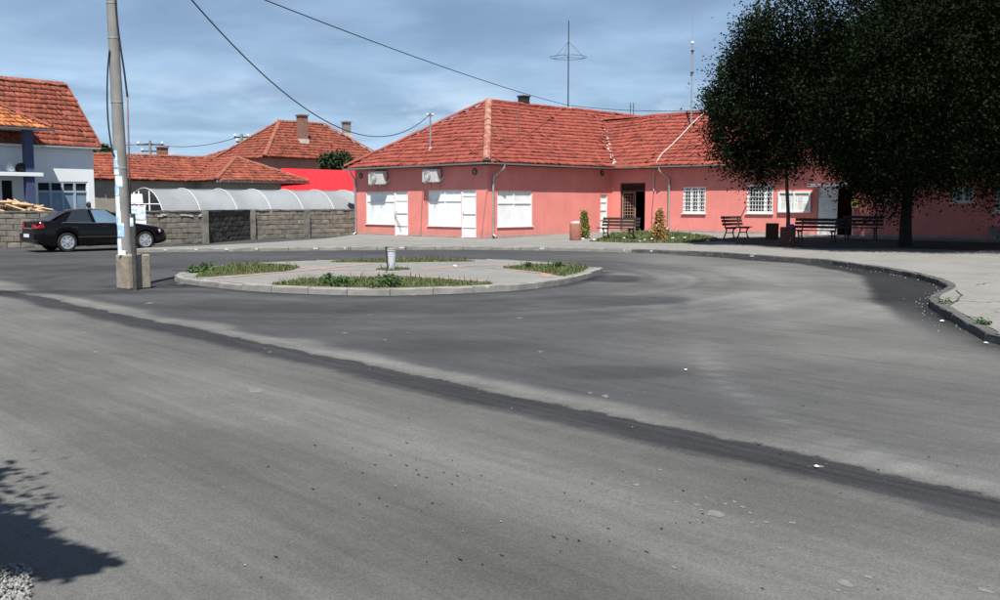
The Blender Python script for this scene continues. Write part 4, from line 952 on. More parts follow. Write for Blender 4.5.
# ------------------------------------------------------------------ concrete block garden wall
WALLPTS = [Vector((-19.6, 35.7, 0)), Vector((-13.4, 39.5, 0)), Vector((-12.1, 41.0, 0)), Vector((-11.25, 45.4, 0)), Vector((Lc.x+.02, Lc.y-.05, 0))]
gw = thing('garden_wall', 'low weathered concrete block wall with a darker section, running left from the pink building', 'wall', tuple(WALLPTS[2]))
def block_mesh(m):
    b = MB(); L, H, T = .5, .5, .5; r = random.random
    vs = []
    for x in (-.5, .5):
        for z in (-.5, .5):
            for y in (0, 1): vs.append((x+random.uniform(-.02, .02), y*1.0+(random.uniform(-.12, .12) if y == 0 else 0), z+random.uniform(-.05, .05)))
    b.v = vs; b.v += [(random.uniform(-.2, .2), -.12+random.uniform(-.2, .1), random.uniform(-.2, .2))]
    b.f = [(0, 4, 8), (4, 6, 8), (6, 2, 8), (2, 0, 8), (1, 3, 7, 5), (0, 1, 5, 4), (2, 6, 7, 3), (0, 2, 3, 1), (4, 5, 7, 6)]
    me = bpy.data.meshes.new('block'); me.from_pydata(b.v, [], b.f); me.materials.append(m); me.update(); return me
BM = [block_mesh(M['block']) for _ in range(5)]; BD = [block_mesh(M['block_dark']) for _ in range(4)]
tones = [mat('block tone', c, .95, .3, 4, .012, 30, dark=((.10, .09, .075), 1.6, .56, .75, .7)) for c in ((.225, .20, .16), (.155, .145, .125), (.20, .172, .145))]
BM += [block_mesh(m) for m in tones for _ in range(2)]
WH, CO = 1.30, 6
for i in range(4):
    A, B = WALLPTS[i], WALLPTS[i+1]; t = (B-A).normalized(); n = Vector((t.y, -t.x, 0)); L = (B-A).length; dk = i == 2
    part('mortar_core', MB().box((A+B)/2+ZUP*(WH/2)-n*.12, (L-.004, .17, WH-.01), (t, n, ZUP)), M['block_dark' if dk else 'wallcore'], gw)
    nb_ = max(1, round(L/.46)); bw = L/nb_; bh = WH/CO; ang = math.atan2(t.y, t.x)
    for r_ in range(CO):
        for k in range(nb_+(r_ % 2)):
            x0 = (k-(.5 if r_ % 2 else 0))*bw; x1 = x0+bw; x0, x1 = max(x0, 0), min(x1, L)
            o = bpy.data.objects.new('block', random.choice(BD if dk else BM)); COL.objects.link(o); o.parent = gw
            o.location = A+t*((x0+x1)/2)+n*(.005+random.uniform(-.008, .012))+ZUP*((r_+.5)*bh)-ORIG[gw.name]
            o.rotation_euler = (0, random.uniform(-.02, .02), ang); o.scale = ((x1-x0)-.022, .045, bh-.022)
    b = MB(); q = 0
    while q < L-.05:
        l_ = min(random.uniform(.35, .8), L-q); b.box(A+t*(q+l_/2)+ZUP*(WH+.025+random.uniform(-.012, .012))-n*.1, (l_-.012, .28+random.uniform(-.03, .03), .055), (t, n, ZUP)); q += l_
    part('coping', b, M['block_dark' if dk else 'coping'], gw)['kind'] = 'stuff'
for q in (WALLPTS[2]+Vector((0, 0, 0)), WALLPTS[3], WALLPTS[3]*.5+WALLPTS[4]*.5):
    part('pier', MB().box(q+ZUP*.66+Vector((.04, -.05, 0)), (.24, .24, 1.34), (CU, CV, ZUP)), M['coping'], gw, bevel=.01)
wt = MB()
t = (WALLPTS[2]-WALLPTS[1]).normalized()
for k in range(9):
    p = WALLPTS[1]+(WALLPTS[2]-WALLPTS[1])*random.random()+Vector((.7, -.7, 0))*.03+ZUP*(1.12+.06*random.random()); wt.box(p, (random.uniform(.1, .3), .03, .05), (t, t.cross(ZUP), ZUP))
part('white_daub', wt, M['limewash'], gw)['kind'] = 'stuff'

# firewood thrown on the yard heap behind the wall
t = (WALLPTS[1]-WALLPTS[0]).normalized(); n = Vector((t.y, -t.x, 0))
hp = MB(); hb = WALLPTS[0]+t*1.3-n*1.15
hp.lathe([(.85, 0), (.8, .6), (.65, 1.15), (.3, 1.40)], hb, n=18); o = part('woodpile_base', hp, M['wood_cut']); o['kind'] = 'stuff'; o['label'] = 'heap of wood chips and bark under the split logs'
for k in range(40):
    px = random.uniform(-4, 52); f = max(0, (px-8)/46); top = 200.5+9.5*f; py = random.uniform(top, 212.5)
    L_ = random.uniform(.35, .75); a = random.uniform(-.5, .9) if px < 38 else random.uniform(.3, .7)
    # each log lies just behind the coping
    P0 = WALLPTS[0]; dist = random.uniform(.35, 1.0); q, z = hit(px, py, P0-n*dist, t); c = P0-n*dist+t*q+ZUP*max(z, 1.32)
    d = (t*math.cos(a)*random.choice((1, 1, .6))-n*random.uniform(-.4, .5)+ZUP*-math.sin(a)*.5).normalized(); s = d.cross(ZUP).normalized(); u = s.cross(d)
    rr = random.uniform(.05, .085); b = MB()
    prof = [s*math.cos(w_)*rr+u*math.sin(w_)*rr*random.uniform(.75, 1.1) for w_ in (.2, 1.2, 2.6, 3.6, 5.0)]
    b.prism([c-d*L_/2+p for p in prof], d*L_); tag(part('firewood_log', b, M['wood_cut']), 'split firewood log lying in the loose heap above the block wall', 'log', 'split logs heaped above the wall')

# ------------------------------------------------------------------ white house at the left
hd_ = Vector((.64, .77, 0)).normalized(); hn_ = Vector((hd_.y, -hd_.x, 0))        # facade direction (receding), outward normal (to the right)
HB = Vector((-18.55, 46.0, 0))
wh = thing('white_house', 'white house with red tiled gable roof and a roofed balcony behind the firewood', 'house', tuple(HB))
HL, HD = 13.0, 5.4
HP = HB-hd_*HL
def hr(x0, x1, y0, y1): return frect(HP, hd_, x0, x1, y0, y1)
wv = hr(37, 88.5, 181.5, 209.5); wv = (wv[0], wv[1], 1.0, wv[3])
eh = hit(98, 148.5, HP, hd_)[1]+.2
dr = hr(2, 13, 180.5, 203); dr = (dr[0], dr[1], .0, dr[3])
wall('wall', HP, hd_, hn_, HL, 0, eh, [wv, dr], M['wall_white'], wh)
FH = Frame(HB, -hd_, -hn_); tanh = 1.0; EO = .2
gb = MB(); rz = eh+HD/2*tanh
gb.poly([FH(0, 0, 0), FH(0, HD, 0), FH(0, HD, eh), FH(0, HD/2, rz-.05), FH(0, 0, eh)]); gb.poly([FH(HL, 0, 0), FH(HL, HD, 0), FH(HL, HD, eh), FH(HL, HD/2, rz-.05), FH(HL, 0, eh)]); gb.poly([FH(0, HD, 0), FH(HL, HD, 0), FH(HL, HD, eh), FH(0, HD, eh)])
part('gable_wall', gb, M['wall_white'], wh)
dk_ = MB(); roof = part('roof', MB().poly([FH(-.2, -EO, eh-EO*tanh-.02), FH(HL+.2, -EO, eh-EO*tanh-.02), FH(HL+.2, HD+EO, eh-EO*tanh-.02), FH(-.2, HD+EO, eh-EO*tanh-.02)]), M['wall_white'], wh)
zh = lambda u, v: eh+.06+v*tanh; zh2 = lambda u, v: eh+.06+(HD-v)*tanh
slope(FH, dk_, 'roof_tiles', [(-.25, -EO), (HL+.2, -EO), (HL+.2, HD/2), (-.25, HD/2)], zh, None, 21, M['tile_old'], roof, .05)
slope(FH, dk_, '', [(-.25, HD+EO), (-.25, HD/2), (HL+.2, HD/2), (HL+.2, HD+EO)], zh2, None, 22, None, roof, tile=False)
part('roof_deck', dk_, M['deck'], roof); part('ridge_tiles', ridge_caps(MB(), FH(-.25, HD/2, zh(0, HD/2)), FH(HL, HD/2, zh(0, HD/2))), M['mortar_low'], roof)['kind'] = 'stuff'
vb = MB(); A, B = FH(-.27, -EO, zh(0, -EO)-.02), FH(-.27, HD/2, zh(0, HD/2)-.02); vb.prism([A+ZUP*.17, B+ZUP*.17, B-ZUP*.12, A-ZUP*.12], hd_*.05); part('verge_board', vb, M['mortar_low'], roof)
part('gutter', gutter(MB(), FH(-.2, -EO-.07, zh(0, -EO)-.06), FH(HL, -EO-.07, zh(0, -EO)-.04), .07), M['white'], wh)
cb = MB(); bars(cb, HP, hd_, hn_, [(HL-6.2, HL-.02, eh-.42, eh-.34)], .05, .05); part('cornice', cb, M['wall_white'], wh)
# long glazed veranda window
a0, a1, c0, c1 = wv; f = MB(); fw = .07
bars(f, HP, hd_, hn_, [(a0, a0+fw, c0, c1), (a1-fw, a1, c0, c1), (a0+fw, a1-fw, c1-fw, c1), (a0+fw, a1-fw, c0, c0+fw)], -.02, .08); W = part('window', f, M['white_old'], wh)
zs_ = c1-.45; nx_ = 4; xs = [a0+fw+(a1-a0-2*fw)*k/nx_ for k in range(nx_+1)]; mu = MB()
for x in xs[1:-1]: bars(mu, HP, hd_, hn_, [(x-.05, x+.05, c0+fw, c1-fw)], -.024, .07)
bars(mu, HP, hd_, hn_, [(xs[0], xs[-1], zs_-.045, zs_+.045)], -.027, .06); part('mullion', mu, mat('blue grey frame', (.32, .40, .48), .5), W)
for k in range(nx_):
    part('pane', bars(MB(), HP, hd_, hn_, [(xs[k]+.03, xs[k+1]-.03, c0+fw, zs_-.03)], -.07, .008), mat('pale blue film glass', (.17, .25, .33), .15, .2, 1.2, spec=.5), W)
    part('pane', bars(MB(), HP, hd_, hn_, [(xs[k]+.03, xs[k+1]-.03, zs_+.03, c1-fw)], -.072, .008), M['glass'], W)
part('door', bars(MB(), HP, hd_, hn_, [(dr[0], dr[1], dr[2], dr[3])], -.10, .04), M['dark'], wh)
part('wall_lamp', MB().lathe([(.05, -.12), (.10, -.06), (.10, .08), (.04, .16)], HP+hd_*(HL-.35)+hn_*.09+ZUP*(c0+.55), n=10), M['iron'], wh)
# balcony and its hipped roof in front of the left half
pj = 1.15; bu0 = HL-hit(43.5, 172, HP+hn_*pj, hd_)[0]; bu1 = HL+1.0
zb = hit(30, 174.5, HP+hn_*pj, hd_)[1]
bal = part('balcony', MB().box((FH(bu0, -pj/2, zb)+FH(bu1, -pj/2, zb))/2, (bu1-bu0, pj-.01, .16), (hd_, hn_, ZUP)), M['wall_white'], wh, bevel=.01)
zr = hit(30, 129, HP+hn_*(pj+.25), hd_)[1]
pr = MB(); pw = pj+.35; pu = bu0-.25; FH2 = lambda u, v, z: FH(u, v, z)
pt = .62
zz1 = lambda u, v: zr+.05+(v+pw)*pt
pd = MB(); proof = part('porch_roof', MB().poly([FH(pu, -pw, zr), FH(bu1+.3, -pw, zr), FH(bu1+.3, .6, zr), FH(pu, .6, zr)]), M['wall_white'], wh)
slope(FH, pd, 'roof_tiles', [(pu, -pw), (bu1+.3, -pw), (bu1+.3, .8), (pu+pw+.8, .8)], zz1, None, 25, M['tile_porch'], proof, .03)
slope(FH, pd, '', [(pu, .8), (pu, -pw), (pu+pw+.8, .8)], lambda u, v: zr+.05+(u-pu)*pt, None, 26, M['tile_old'], proof, .03, tile=False)
part('roof_deck', pd, M['tile_old'], proof); part('ridge_tiles', ridge_caps(MB(), FH(pu, -pw, zr+.06), FH(pu+pw+.8, .8, zr+.06+(pw+.8)*pt)), M['tile_old'], proof)['kind'] = 'stuff'
part('gutter', gutter(MB(), FH(pu-.1, -pw-.06, zr+.02), FH(bu1, -pw-.06, zr+.02), .08), M['galv'], wh)
cu_ = HL-hit(28.5, 165, HP+hn_*(pj-.25), hd_)[0]
for z0, z1 in ((0, zb-.085), (zb+.085, zr-.005)):
    part('column', MB().box(FH(cu_, -(pj-.25), (z0+z1)/2), (.36, .3, z1-z0), (hd_, hn_, ZUP)), M['dark_blue'], wh, bevel=.01)
    part('column', MB().box(FH(cu_+3.1, -(pj-.25), (z0+z1)/2), (.36, .3, z1-z0), (hd_, hn_, ZUP)), M['dark_blue'], wh, bevel=.01)
hr_ = MB(); p0 = FH(bu0+.5, -pj+.25, zb+.09)
tag(part('bundle', MB().lathe([(.18, 0), (.25, .12), (.22, .3), (.1, .4)], FH(bu0+.75, -pj+.4, zb+.085), n=10), M['black_plastic'], smooth=True), 'dark bundle lying on the balcony slab of the white house', 'bundle')
tag(part('bundle', MB().lathe([(.14, 0), (.2, .1), (.12, .3), (.06, .42)], FH(bu0+1.25, -pj+.35, zb+.085), n=9), M['white_old'], smooth=True), 'white bundle beside the dark one on the balcony slab', 'bundle')

# ------------------------------------------------------------------ greenhouse behind the block wall
ga = Vector((.70, .71, 0)).normalized(); gn = Vector((ga.y, -ga.x, 0))          # axis (receding right), towards the wall
GS = Vector((-14.4, 43.0, 0)); RG, GH, GL = 1.95, 2.30, 14.2
gh = thing('greenhouse', 'long grey film-covered tunnel greenhouse with white hoops behind the block wall', 'greenhouse', tuple(GS))
def arch(s, k, r=1.0):    # k in 0..1 around the hoop
    an_ = math.pi*k; return GS+ga*s+gn*(math.cos(an_)*RG*r-RG)+ZUP*(math.sin(an_)**.85*GH*r)
ns = 7; hoops = [GL*i/(ns-1) for i in range(ns)]
hoops = []
for x in (165.5, 203.6, 240.5, 274.4, 306.5, 337.4, 366, 392):
    hoops.append(hit(x, 209, GS, ga)[0])
b = MB(); K = 22; SS = np.linspace(hoops[0], hoops[-1], 61)
hs_ = np.array(hoops)
for s in SS:
    dd = np.min(abs(hs_-s)); sagg = 1-.025*min(1, dd/.6)
    for k in range(K+1): b.v.append(tuple(arch(s, k/K, sagg)))
for i in range(len(SS)-1):
    for k in range(K): b.f.append((i*(K+1)+k, (i+1)*(K+1)+k, (i+1)*(K+1)+k+1, i*(K+1)+k+1))
part('film_cover', b, M['plastic'], gh, smooth=True)
for s in hoops: part('hoop', MB().tube([arch(s, k/24, 1.004) for k in range(25)], .022, 6), M['hoop'], gh, smooth=True)
e = MB()
for z in (.9, 1.6): w_ = RG*math.sqrt(max(0, 1-(z/GH)**2)); e.tube([GS+ga*hoops[0]+gn*(-RG-w_)+ZUP*z, GS+ga*hoops[0]+gn*(-RG+w_)+ZUP*z], .025, 5)
part('end_rail', e, M['white'], gh)
for s in (-.5, .5): part('end_post', MB().tube([GS+ga*hoops[0]+gn*(-RG+s), GS+ga*hoops[0]+gn*(-RG+s)+ZUP*(GH*.95)], .03, 6), M['white'], gh)
part('ridge_rail', MB().tube([arch(hoops[0], .5, .985), arch(hoops[-1], .5, .985)], .014, 5), M['galv'], gh)

# white boards on thin posts in front of the wall
sb = thing('sign_stand', 'white twin-panel notice stand half hidden behind the concrete pole', 'sign', tuple(at(136, 243, 38.3).xy.to_3d()))
Y_ = 38.3
def sp(x0, x1, y0, y1, name, m, dx=0):
    p = [at(x0, y1, Y_), at(x1, y1, Y_), at(x1-dx, y0, Y_), at(x0+dx*.3, y0, Y_)]; part(name, MB().prism(p, (0, .04, 0)), M[m], sb)
sp(131, 143, 194, 203, 'upper_panel', 'white', 1); sp(123, 146, 207, 219.5, 'lower_panel', 'paper', .6); sp(132, 146.3, 220.5, 225.5, 'bottom_strip', 'white')
for x in (125, 145): part('post', MB().tube([Vector((at(x, 210, Y_+.08).x, Y_+.08, 0)), at(x, 205, Y_+.08)], .03, 6), M['white'], sb)
part('post', MB().tube([at(134, 207, Y_+.08), at(134, 192, Y_+.08)], .025, 6), M['white'], sb); part('crossbar', MB().tube([at(123, 207, Y_+.08), at(146, 206, Y_+.08)], .025, 6), M['white'], sb)

# ------------------------------------------------------------------ low tiled house
K1 = Vector((-15.3, 54.3, 0)); FK = Frame(K1, CU, CV)
lh = thing('low_house', 'low cream house with weathered red hip roof behind the greenhouse', 'house', tuple(K1))
ez, kt, o_ = 2.86, .46, .3; W1 = 5.9; BK = 2.5; BL = 6.0
zK1 = lambda u, v: ez+(u)*kt       # faces right-front (-u)
zK2 = lambda u, v: ez+(v)*kt       # faces -v
zK3 = lambda u, v: ez+(u-BK)*kt
b = MB(); wz = ez+.12
b.poly([FK(o_, o_, 0), FK(o_, W1-o_, 0), FK(o_, W1-o_, wz), FK(o_, o_, wz)]); b.poly([FK(o_, o_, 0), FK(BK+o_, o_, 0), FK(BK+o_, o_, wz), FK(o_, o_, wz)]); b.poly([FK(BK+o_, o_, 0), FK(BK+o_, -BL, 0), FK(BK+o_, -BL, wz), FK(BK+o_, o_, wz)])
b.poly([FK(BK+o_, -BL, 0), FK(BK+W1, -BL, 0), FK(BK+W1, -BL, wz), FK(BK+W1/2, -BL, wz+W1/2*kt-.2), FK(BK+o_, -BL, wz)])
part('wall', b, M['cream'], lh)
part('fascia_band', MB().box((FK(-.0, 0, ez-.03)+FK(0, W1, ez-.03))/2, (W1, .04, .12), (CV, CU, ZUP)), M['galv'], lh)
h1 = W1/2; dk_ = MB(); roof = part('roof', MB().poly([FK(0, 0, ez-.02), FK(0, W1, ez-.02), FK(h1*2.5, W1, ez-.02), FK(h1*2.5, 0, ez-.02)]).poly([FK(BK, -.001, ez-.02), FK(BK, -BL-.2, ez-.02), FK(BK+W1, -BL-.2, ez-.02), FK(BK+W1, -.001, ez-.02)]), M['deck'], lh)
slope(FK, dk_, 'roof_tiles', [(0, 0), (0, W1), (h1, h1)], zK1, None, 31, M['tile_old'], roof, .04)
slope(FK, dk_, 'roof_tiles', [(BK+.6, 0), (0, 0), (h1, h1), (BK+h1, h1)], zK2, None, 32, M['tile_old'], roof, .04)
slope(FK, dk_, 'roof_tiles', [(BK, -BL-.2), (BK, 0), (BK+h1, h1), (BK+h1, -BL-.2)], zK3, None, 33, M['tile_old'], roof, .06)
slope(FK, dk_, '', [(h1, h1), (0, W1), (h1*2.5, W1), (h1*2.5, h1)], lambda u, v: ez+(W1-v)*kt, None, 34, None, roof, tile=False)
slope(FK, dk_, '', [(BK+h1, -BL-.2), (BK+h1, h1), (BK+W1, h1), (BK+W1, -BL-.2)], lambda u, v: ez+(BK+W1-u)*kt, None, 34, None, roof, tile=False)
part('roof_deck', dk_, M['deck'], roof)
for A, B in ((FK(0, 0, ez), FK(h1, h1, ez+h1*kt)), (FK(0, W1, ez), FK(h1, h1, ez+h1*kt)), (FK(BK+h1, h1, ez+h1*kt+.02), FK(BK+h1, -BL, ez+h1*kt+.02))): part('ridge_tiles', ridge_caps(MB(), A, B), M['mortar_low'], roof)['kind'] = 'stuff'
p = at(162.5, 156, 62); part('chimney', MB().box((p.x, p.y, p.z+.05), (.5, .5, 1.0), (CU, CV, ZUP)).box((p.x, p.y, p.z+.52), (.62, .62, .08), (CU, CV, ZUP)), M['brick_red'], roof)

# ------------------------------------------------------------------ taller house behind, red sheet shed
K2 = at(264.5, 157, 70); e2 = K2.z; K2 = Vector((K2.x, K2.y, 0)); F2 = Frame(K2, CU, CV)
th = thing('hip_roof_house', 'house with tall red hip roof and two chimneys behind the low house', 'house', tuple(K2))
V2, H2 = 11.0, 3.5; t2 = (at(276.5, 122.5, 74.8).z-e2)/H2
b = MB(); b.poly([F2(.4, .4, 0), F2(.4, V2, 0), F2(.4, V2, e2+.2), F2(.4, .4, e2+.2)]); b.poly([F2(.4, .4, 0), F2(2*H2-.4, .4, 0), F2(2*H2-.4, .4, e2+.2), F2(.4, .4, e2+.2)]); part('wall', b, mat('dusty pink render', (.42, .20, .18), .9, .15, 1), th)
dk_ = MB(); roof = part('roof', MB().poly([F2(0, 0, e2-.02), F2(0, V2, e2-.02), F2(2*H2, V2, e2-.02), F2(2*H2, 0, e2-.02)]), M['deck'], th)
slope(F2, dk_, 'roof_tiles', [(0, 0), (0, V2), (H2, V2-H2), (H2, H2)], lambda u, v: e2+u*t2, None, 41, M['tile_old'], roof, .05)
slope(F2, dk_, 'roof_tiles', [(2*H2, 0), (0, 0), (H2, H2)], lambda u, v: e2+v*t2, None, 42, M['tile_old'], roof, .05)
slope(F2, dk_, '', [(0, V2), (2*H2, V2), (H2, V2-H2)], lambda u, v: e2+(V2-v)*t2, None, 43, None, roof, tile=False)
slope(F2, dk_, '', [(2*H2, 0), (2*H2, V2), (H2, V2-H2), (H2, H2)], lambda u, v: e2+(2*H2-u)*t2, None, 43, None, roof, tile=False)
part('roof_deck', dk_, M['deck'], roof)
for A, B in ((F2(0, 0, e2), F2(H2, H2, e2+H2*t2)), (F2(H2, H2, e2+H2*t2), F2(H2, V2-H2, e2+H2*t2)), (F2(0, V2, e2), F2(H2, V2-H2, e2+H2*t2)), (F2(2*H2, 0, e2), F2(H2, H2, e2+H2*t2))): part('ridge_tiles', ridge_caps(MB(), A, B, .12), M['mortar_low'], roof)['kind'] = 'stuff'
n2 = (CU*-t2+ZUP).normalized()
for x, yb, yt, w_, m_ in ((302.5, 142, 116, .6, 'brick_red'), (346.5, 136, 122.5, .5, 'concrete')):
    p = on_slope(x, yb, F2(0, 0, e2), n2); zt_ = at(x, yt, p.y).z; c_ = part('chimney', MB().box((p.x, p.y, (p.z-.3+zt_)/2), (w_, w_, zt_-p.z+.3), (CU, CV, ZUP)).box((p.x, p.y, zt_+.03), (w_+.14, w_+.14, .10), (CU, CV, ZUP)), M[m_], roof)
    part('flashing', MB().box((p.x, p.y, p.z+.02), (w_+.1, w_+.1, .34), (CU, CV, ZUP)), M['mortar_white'], roof)
# further low roof peeping out on the left
p = at(214, 158, 82); fr_ = thing('far_house', 'far red roof peeping out left of the tall hip roof', 'house', (p.x, p.y, 0)); F3 = Frame((p.x+1.5, p.y-2, 0), CU, CV)
z3 = at(214, 157, 82).z-.3; dk_ = MB(); part('wall', MB().box(F3(3.2, 3.6, z3/2), (5.8, 6.6, z3), (CU, CV, ZUP)), M['cream'], fr_); roof = part('roof', MB().poly([F3(0, 0, z3), F3(0, 7, z3), F3(6.4, 7, z3), F3(6.4, 0, z3)]), M['deck'], fr_)
slope(F3, dk_, 'roof_tiles', [(0, 0), (0, 7), (3.2, 7), (3.2, 3.2)], lambda u, v: z3+u*.42, None, 51, M['tile_old'], roof, .03); slope(F3, dk_, 'roof_tiles', [(6.4, 0), (0, 0), (3.2, 3.2)], lambda u, v: z3+v*.42, None, 52, M['tile_old'], roof, .03)
part('roof_deck', dk_, M['deck'], roof)
# red sheet lean-to
A, B = at(281, 168.3, 60), at(362, 170.8, 63); A2, B2 = at(281, 191.5, 56.5), at(362, 191.5, 59)
rs = thing('red_shed', 'lean-to with a bright red sheet roof between the houses and the pink building', 'shed', (A2.x, A2.y, 0))
nsh = 12
for k in range(nsh):
    f0, f1 = k/nsh, (k+1)/nsh; P_ = [A2.lerp(B2, f0), A2.lerp(B2, f1-.002), A.lerp(B, f1-.002), A.lerp(B, f0)]; P_[0] = P_[0]+ZUP*.012*(k % 2); P_[1] = P_[1]+ZUP*.012*(k % 2)
    part('roof_sheet', MB().prism(P_, (0, 0, -.03)), M['red_sheet'], rs)
for p in (A, B, A2, B2): part('post', MB().tube([Vector((p.x, p.y+.1, 0)), p-ZUP*.05], .06, 6), M['rust'], rs)
part('back_wall', MB().poly([Vector((A.x, A.y+.15, 0)), Vector((B.x, B.y+.15, 0)), B+Vector((0, .15, -.05)), A+Vector((0, .15, -.05))]), M['cream'], rs)

# ------------------------------------------------------------------ concrete pole with block, posters, wires
PB = gnd(131, 290); PB = Vector((PB.x-.06, PB.y+.33, 0)); px0 = Vector((at(125.5, 256, PB.y+.05).x, PB.y+.08, 0))
blk = part('footing_block', MB().prism([PB+Vector(v) for v in ((-.31, -.10, 0), (.02, -.34, 0), (.33, .02, 0), (.0, .30, 0))], (0, 0, .665)), M['concrete_block'], bevel=.03)
tag(blk, 'rough concrete block at the foot of the pole beside the island', 'block')
PT = px0+Vector((-.17, .0, 9.2))
pole = thing('utility_pole', 'tall leaning concrete utility pole plastered with blue and white posters', 'utility pole', tuple(px0+ZUP*.66))
def pol(z): return px0.lerp(PT, z/9.2)
def prad(z): return .135-.0072*z
part('shaft', MB().tube([pol(.3), pol(3), pol(6), PT], [prad(.3), prad(3), prad(6), prad(9.2)], 20), M['concrete'], pole, smooth=True, auto=60)
for z in (2.3, 3.55, 4.75, 5.4): part('band', MB().tube([pol(z), pol(z+.03)], [prad(z)+.006, prad(z)+.006], 20), M['galv'], pole)
part('crossarm', MB().box(PT-ZUP*.4, (1.6, .1, .1)), M['galv'], pole)
for x in (-.7, -.25, .25, .7): part('insulator', MB().lathe([(.02, 0), (.06, .03), (.06, .12), (.03, .16)], PT+Vector((x, 0, -.35)), n=10), M['white'], pole)
z = .72; k = 0
while z < 2.42:
    h_ = random.uniform(.16, .30); ang = -math.pi/2+random.choice((-.75, -.55, -.15, -.3))+random.uniform(-.15, .15); wd_ = random.uniform(.9, 1.3); b = MB(); n = 8
    for zz_ in (z, z+h_):
        for i in range(n): a_ = ang-wd_/2+wd_*i/(n-1); c = pol(zz_); rr = prad(zz_)+.004+.0012*(k % 3); b.v.append((c.x+rr*math.cos(a_), c.y+rr*math.sin(a_), zz_+(.012*math.sin(k))))
    for i in range(n-1): b.f.append((i, i+1, n+i+1, n+i))
    part('poster', b, M['paper_blue' if k % 3 == 1 else 'paper'], pole)
    z += h_*random.uniform(.75, 1.1); k += 1
ys = PB.y-.36; b = MB().tube([at(134, 213.5, ys), Vector((at(132.6, 291, ys).x, ys, 0))], .046, 10); tp_ = at(132.8, 213.5, ys)
b = MB().tube([Vector((tp_.x, ys, 0)), tp_], .046, 10); po = part('steel_post', b, M['post'], smooth=True, auto=50); tag(po, 'short rusty steel post standing right against the concrete block', 'post')
part('paper_scrap', MB().box(tp_+Vector((-.01, -.05, -.16)), (.06, .004, .16)), M['paper'], po)
part('white_rag', MB().box(PB+Vector((-.12, -.20, .70)), (.14, .1, .08)), M['litter'], pole)
yq = px0.y-.17
pp = MB().tube([at(127.5, 96, yq), at(130.5, 214, yq)], .017, 8); tag(part('conduit', pp, M['rust'], smooth=True), 'thin brown conduit strapped along the right side of the concrete pole', 'conduit')
def cable(pts, r, label, name='cable', m='cable', cat='cable'):
    o = part(name, MB().tube([Vector((*p,)) if False else Vector(p) for p in pts], r, 6, True), M[m], smooth=True); return tag(o, label, cat)
sp2 = spline([(114, -60), (116, 5), (119.5, 40), (124, 70), (126.5, 90), (127.5, 97)], 4)
cable([at(x, y, yq) for x, y in sp2], .02, 'black cable hanging down the right side of the concrete pole into the conduit')
sp2 = spline([(109.5, 50), (107.5, 75), (107.3, 105), (109, 130), (112.5, 152), (114.5, 156)], 4)
cable([at(x, y, px0.y-.12) for x, y in sp2], .016, 'black cable looping along the left side of the concrete pole')
WSAG = 2.42
def sagline(A, B, sag, n=36): A, B = Vector(A), Vector(B); return [A.lerp(B, i/n)-ZUP*sag*4*(i/n)*(1-i/n) for i in range(n+1)]
A = pol(7.3)+Vector((.1, 0, 0)); cable(sagline(A, mtop-ZUP*.05, WSAG), .016, 'sagging power cable from the pole to the service mast on the left roof', 'overhead_wire', cat='wire')
A = pol(6.6)+Vector((.08, 0, 0)); cable(sagline(A, FB(ru, ru+5.8, zBm(ru, 0)+.25), .25), .015, 'nearly straight overhead cable from the pole to the ring antenna foot', 'overhead_wire', cat='wire')
cable(sagline(FB(ru, ru+5.8, zBm(ru, 0)+.25), base+Vector((0, 0, .1)) if False else on_slope(706, 113.5, OW, nW)+ZUP*.15, .15), .014, 'thin cable resting along the ridge between the two antenna masts', 'ridge_cable', cat='wire')
# far wooden/steel poles and lines
def far_pole(x, ytop, Y, arms, label):
    top = at(x, ytop, Y); t = thing('power_pole', label, 'utility pole', (top.x, Y, 0)); part('shaft', MB().tube([(top.x, Y, 0), top], [.16, .11], 8), M['concrete'], t)
    for dz, w_ in arms:
        part('crossarm', MB().box(top-ZUP*dz, (w_, .12, .1)), M['iron'], t)
        for s in (-.45, 0, .45): part('insulator', MB().lathe([(.03, 0), (.08, .04), (.08, .14), (.04, .2)], top+Vector((s*w_, 0, -dz+.05)), n=8), M['white'], t)
    return top
t1 = far_pole(150, 140.5, 84, ((.35, 2.2), (.9, 1.5)), 'far power pole with two crossarms above the low house roof at left')
t2_ = far_pole(241.5, 134, 76, ((.25, 1.1), (.6, .8)), 'far power pole with small crossarms left of the tall hip roof')
cable(sagline(t1-ZUP*.25, t2_-ZUP*.15, .5), .022, 'far power line between the two distant poles', 'overhead_wire', cat='wire')
cable(sagline(at(60, 136, 90), t1-ZUP*.25, .4), .022, 'far power line passing behind the concrete pole to the distant left pole', 'overhead_wire', cat='wire')
cable(sagline(t1-ZUP*.8, at(245, 160, 70), .4), .02, 'lower far power line dropping from the distant pole behind the hip roof', 'overhead_wire', cat='wire')

# ------------------------------------------------------------------ parked car (local: x forward, y left, z up, origin under the rear axle)
hdg = Vector((.73, .68, 0)).normalized(); rgt = Vector((hdg.y, -hdg.x, 0)); rw = gnd(67, 252)
CO_ = rw-rgt*.76
car = thing('parked_car', 'black sedan parked beside the block wall facing right', 'car', tuple(CO_))
FC = lambda x, y, z: CO_+hdg*x-rgt*y+ZUP*z
def itp(x, tab): return float(np.interp(x, [t[0] for t in tab], [t[1] for t in tab]))
ZS = [(-.99, .60), (-.97, .80), (-.93, .98), (-.86, 1.035), (-.4, 1.05), (0, 1.02), (.6, .99), (1.4, .965), (2.0, .95), (2.3, .945), (2.8, .875), (3.2, .80), (3.45, .72), (3.58, .62), (3.64, .50)]
HWD = [(-.99, .66), (-.93, .76), (-.8, .83), (-.4, .875), (.2, .89), (2.6, .89), (3.0, .87), (3.3, .81), (3.5, .72), (3.6, .60), (3.64, .52)]
WB, WR = 2.70, .33
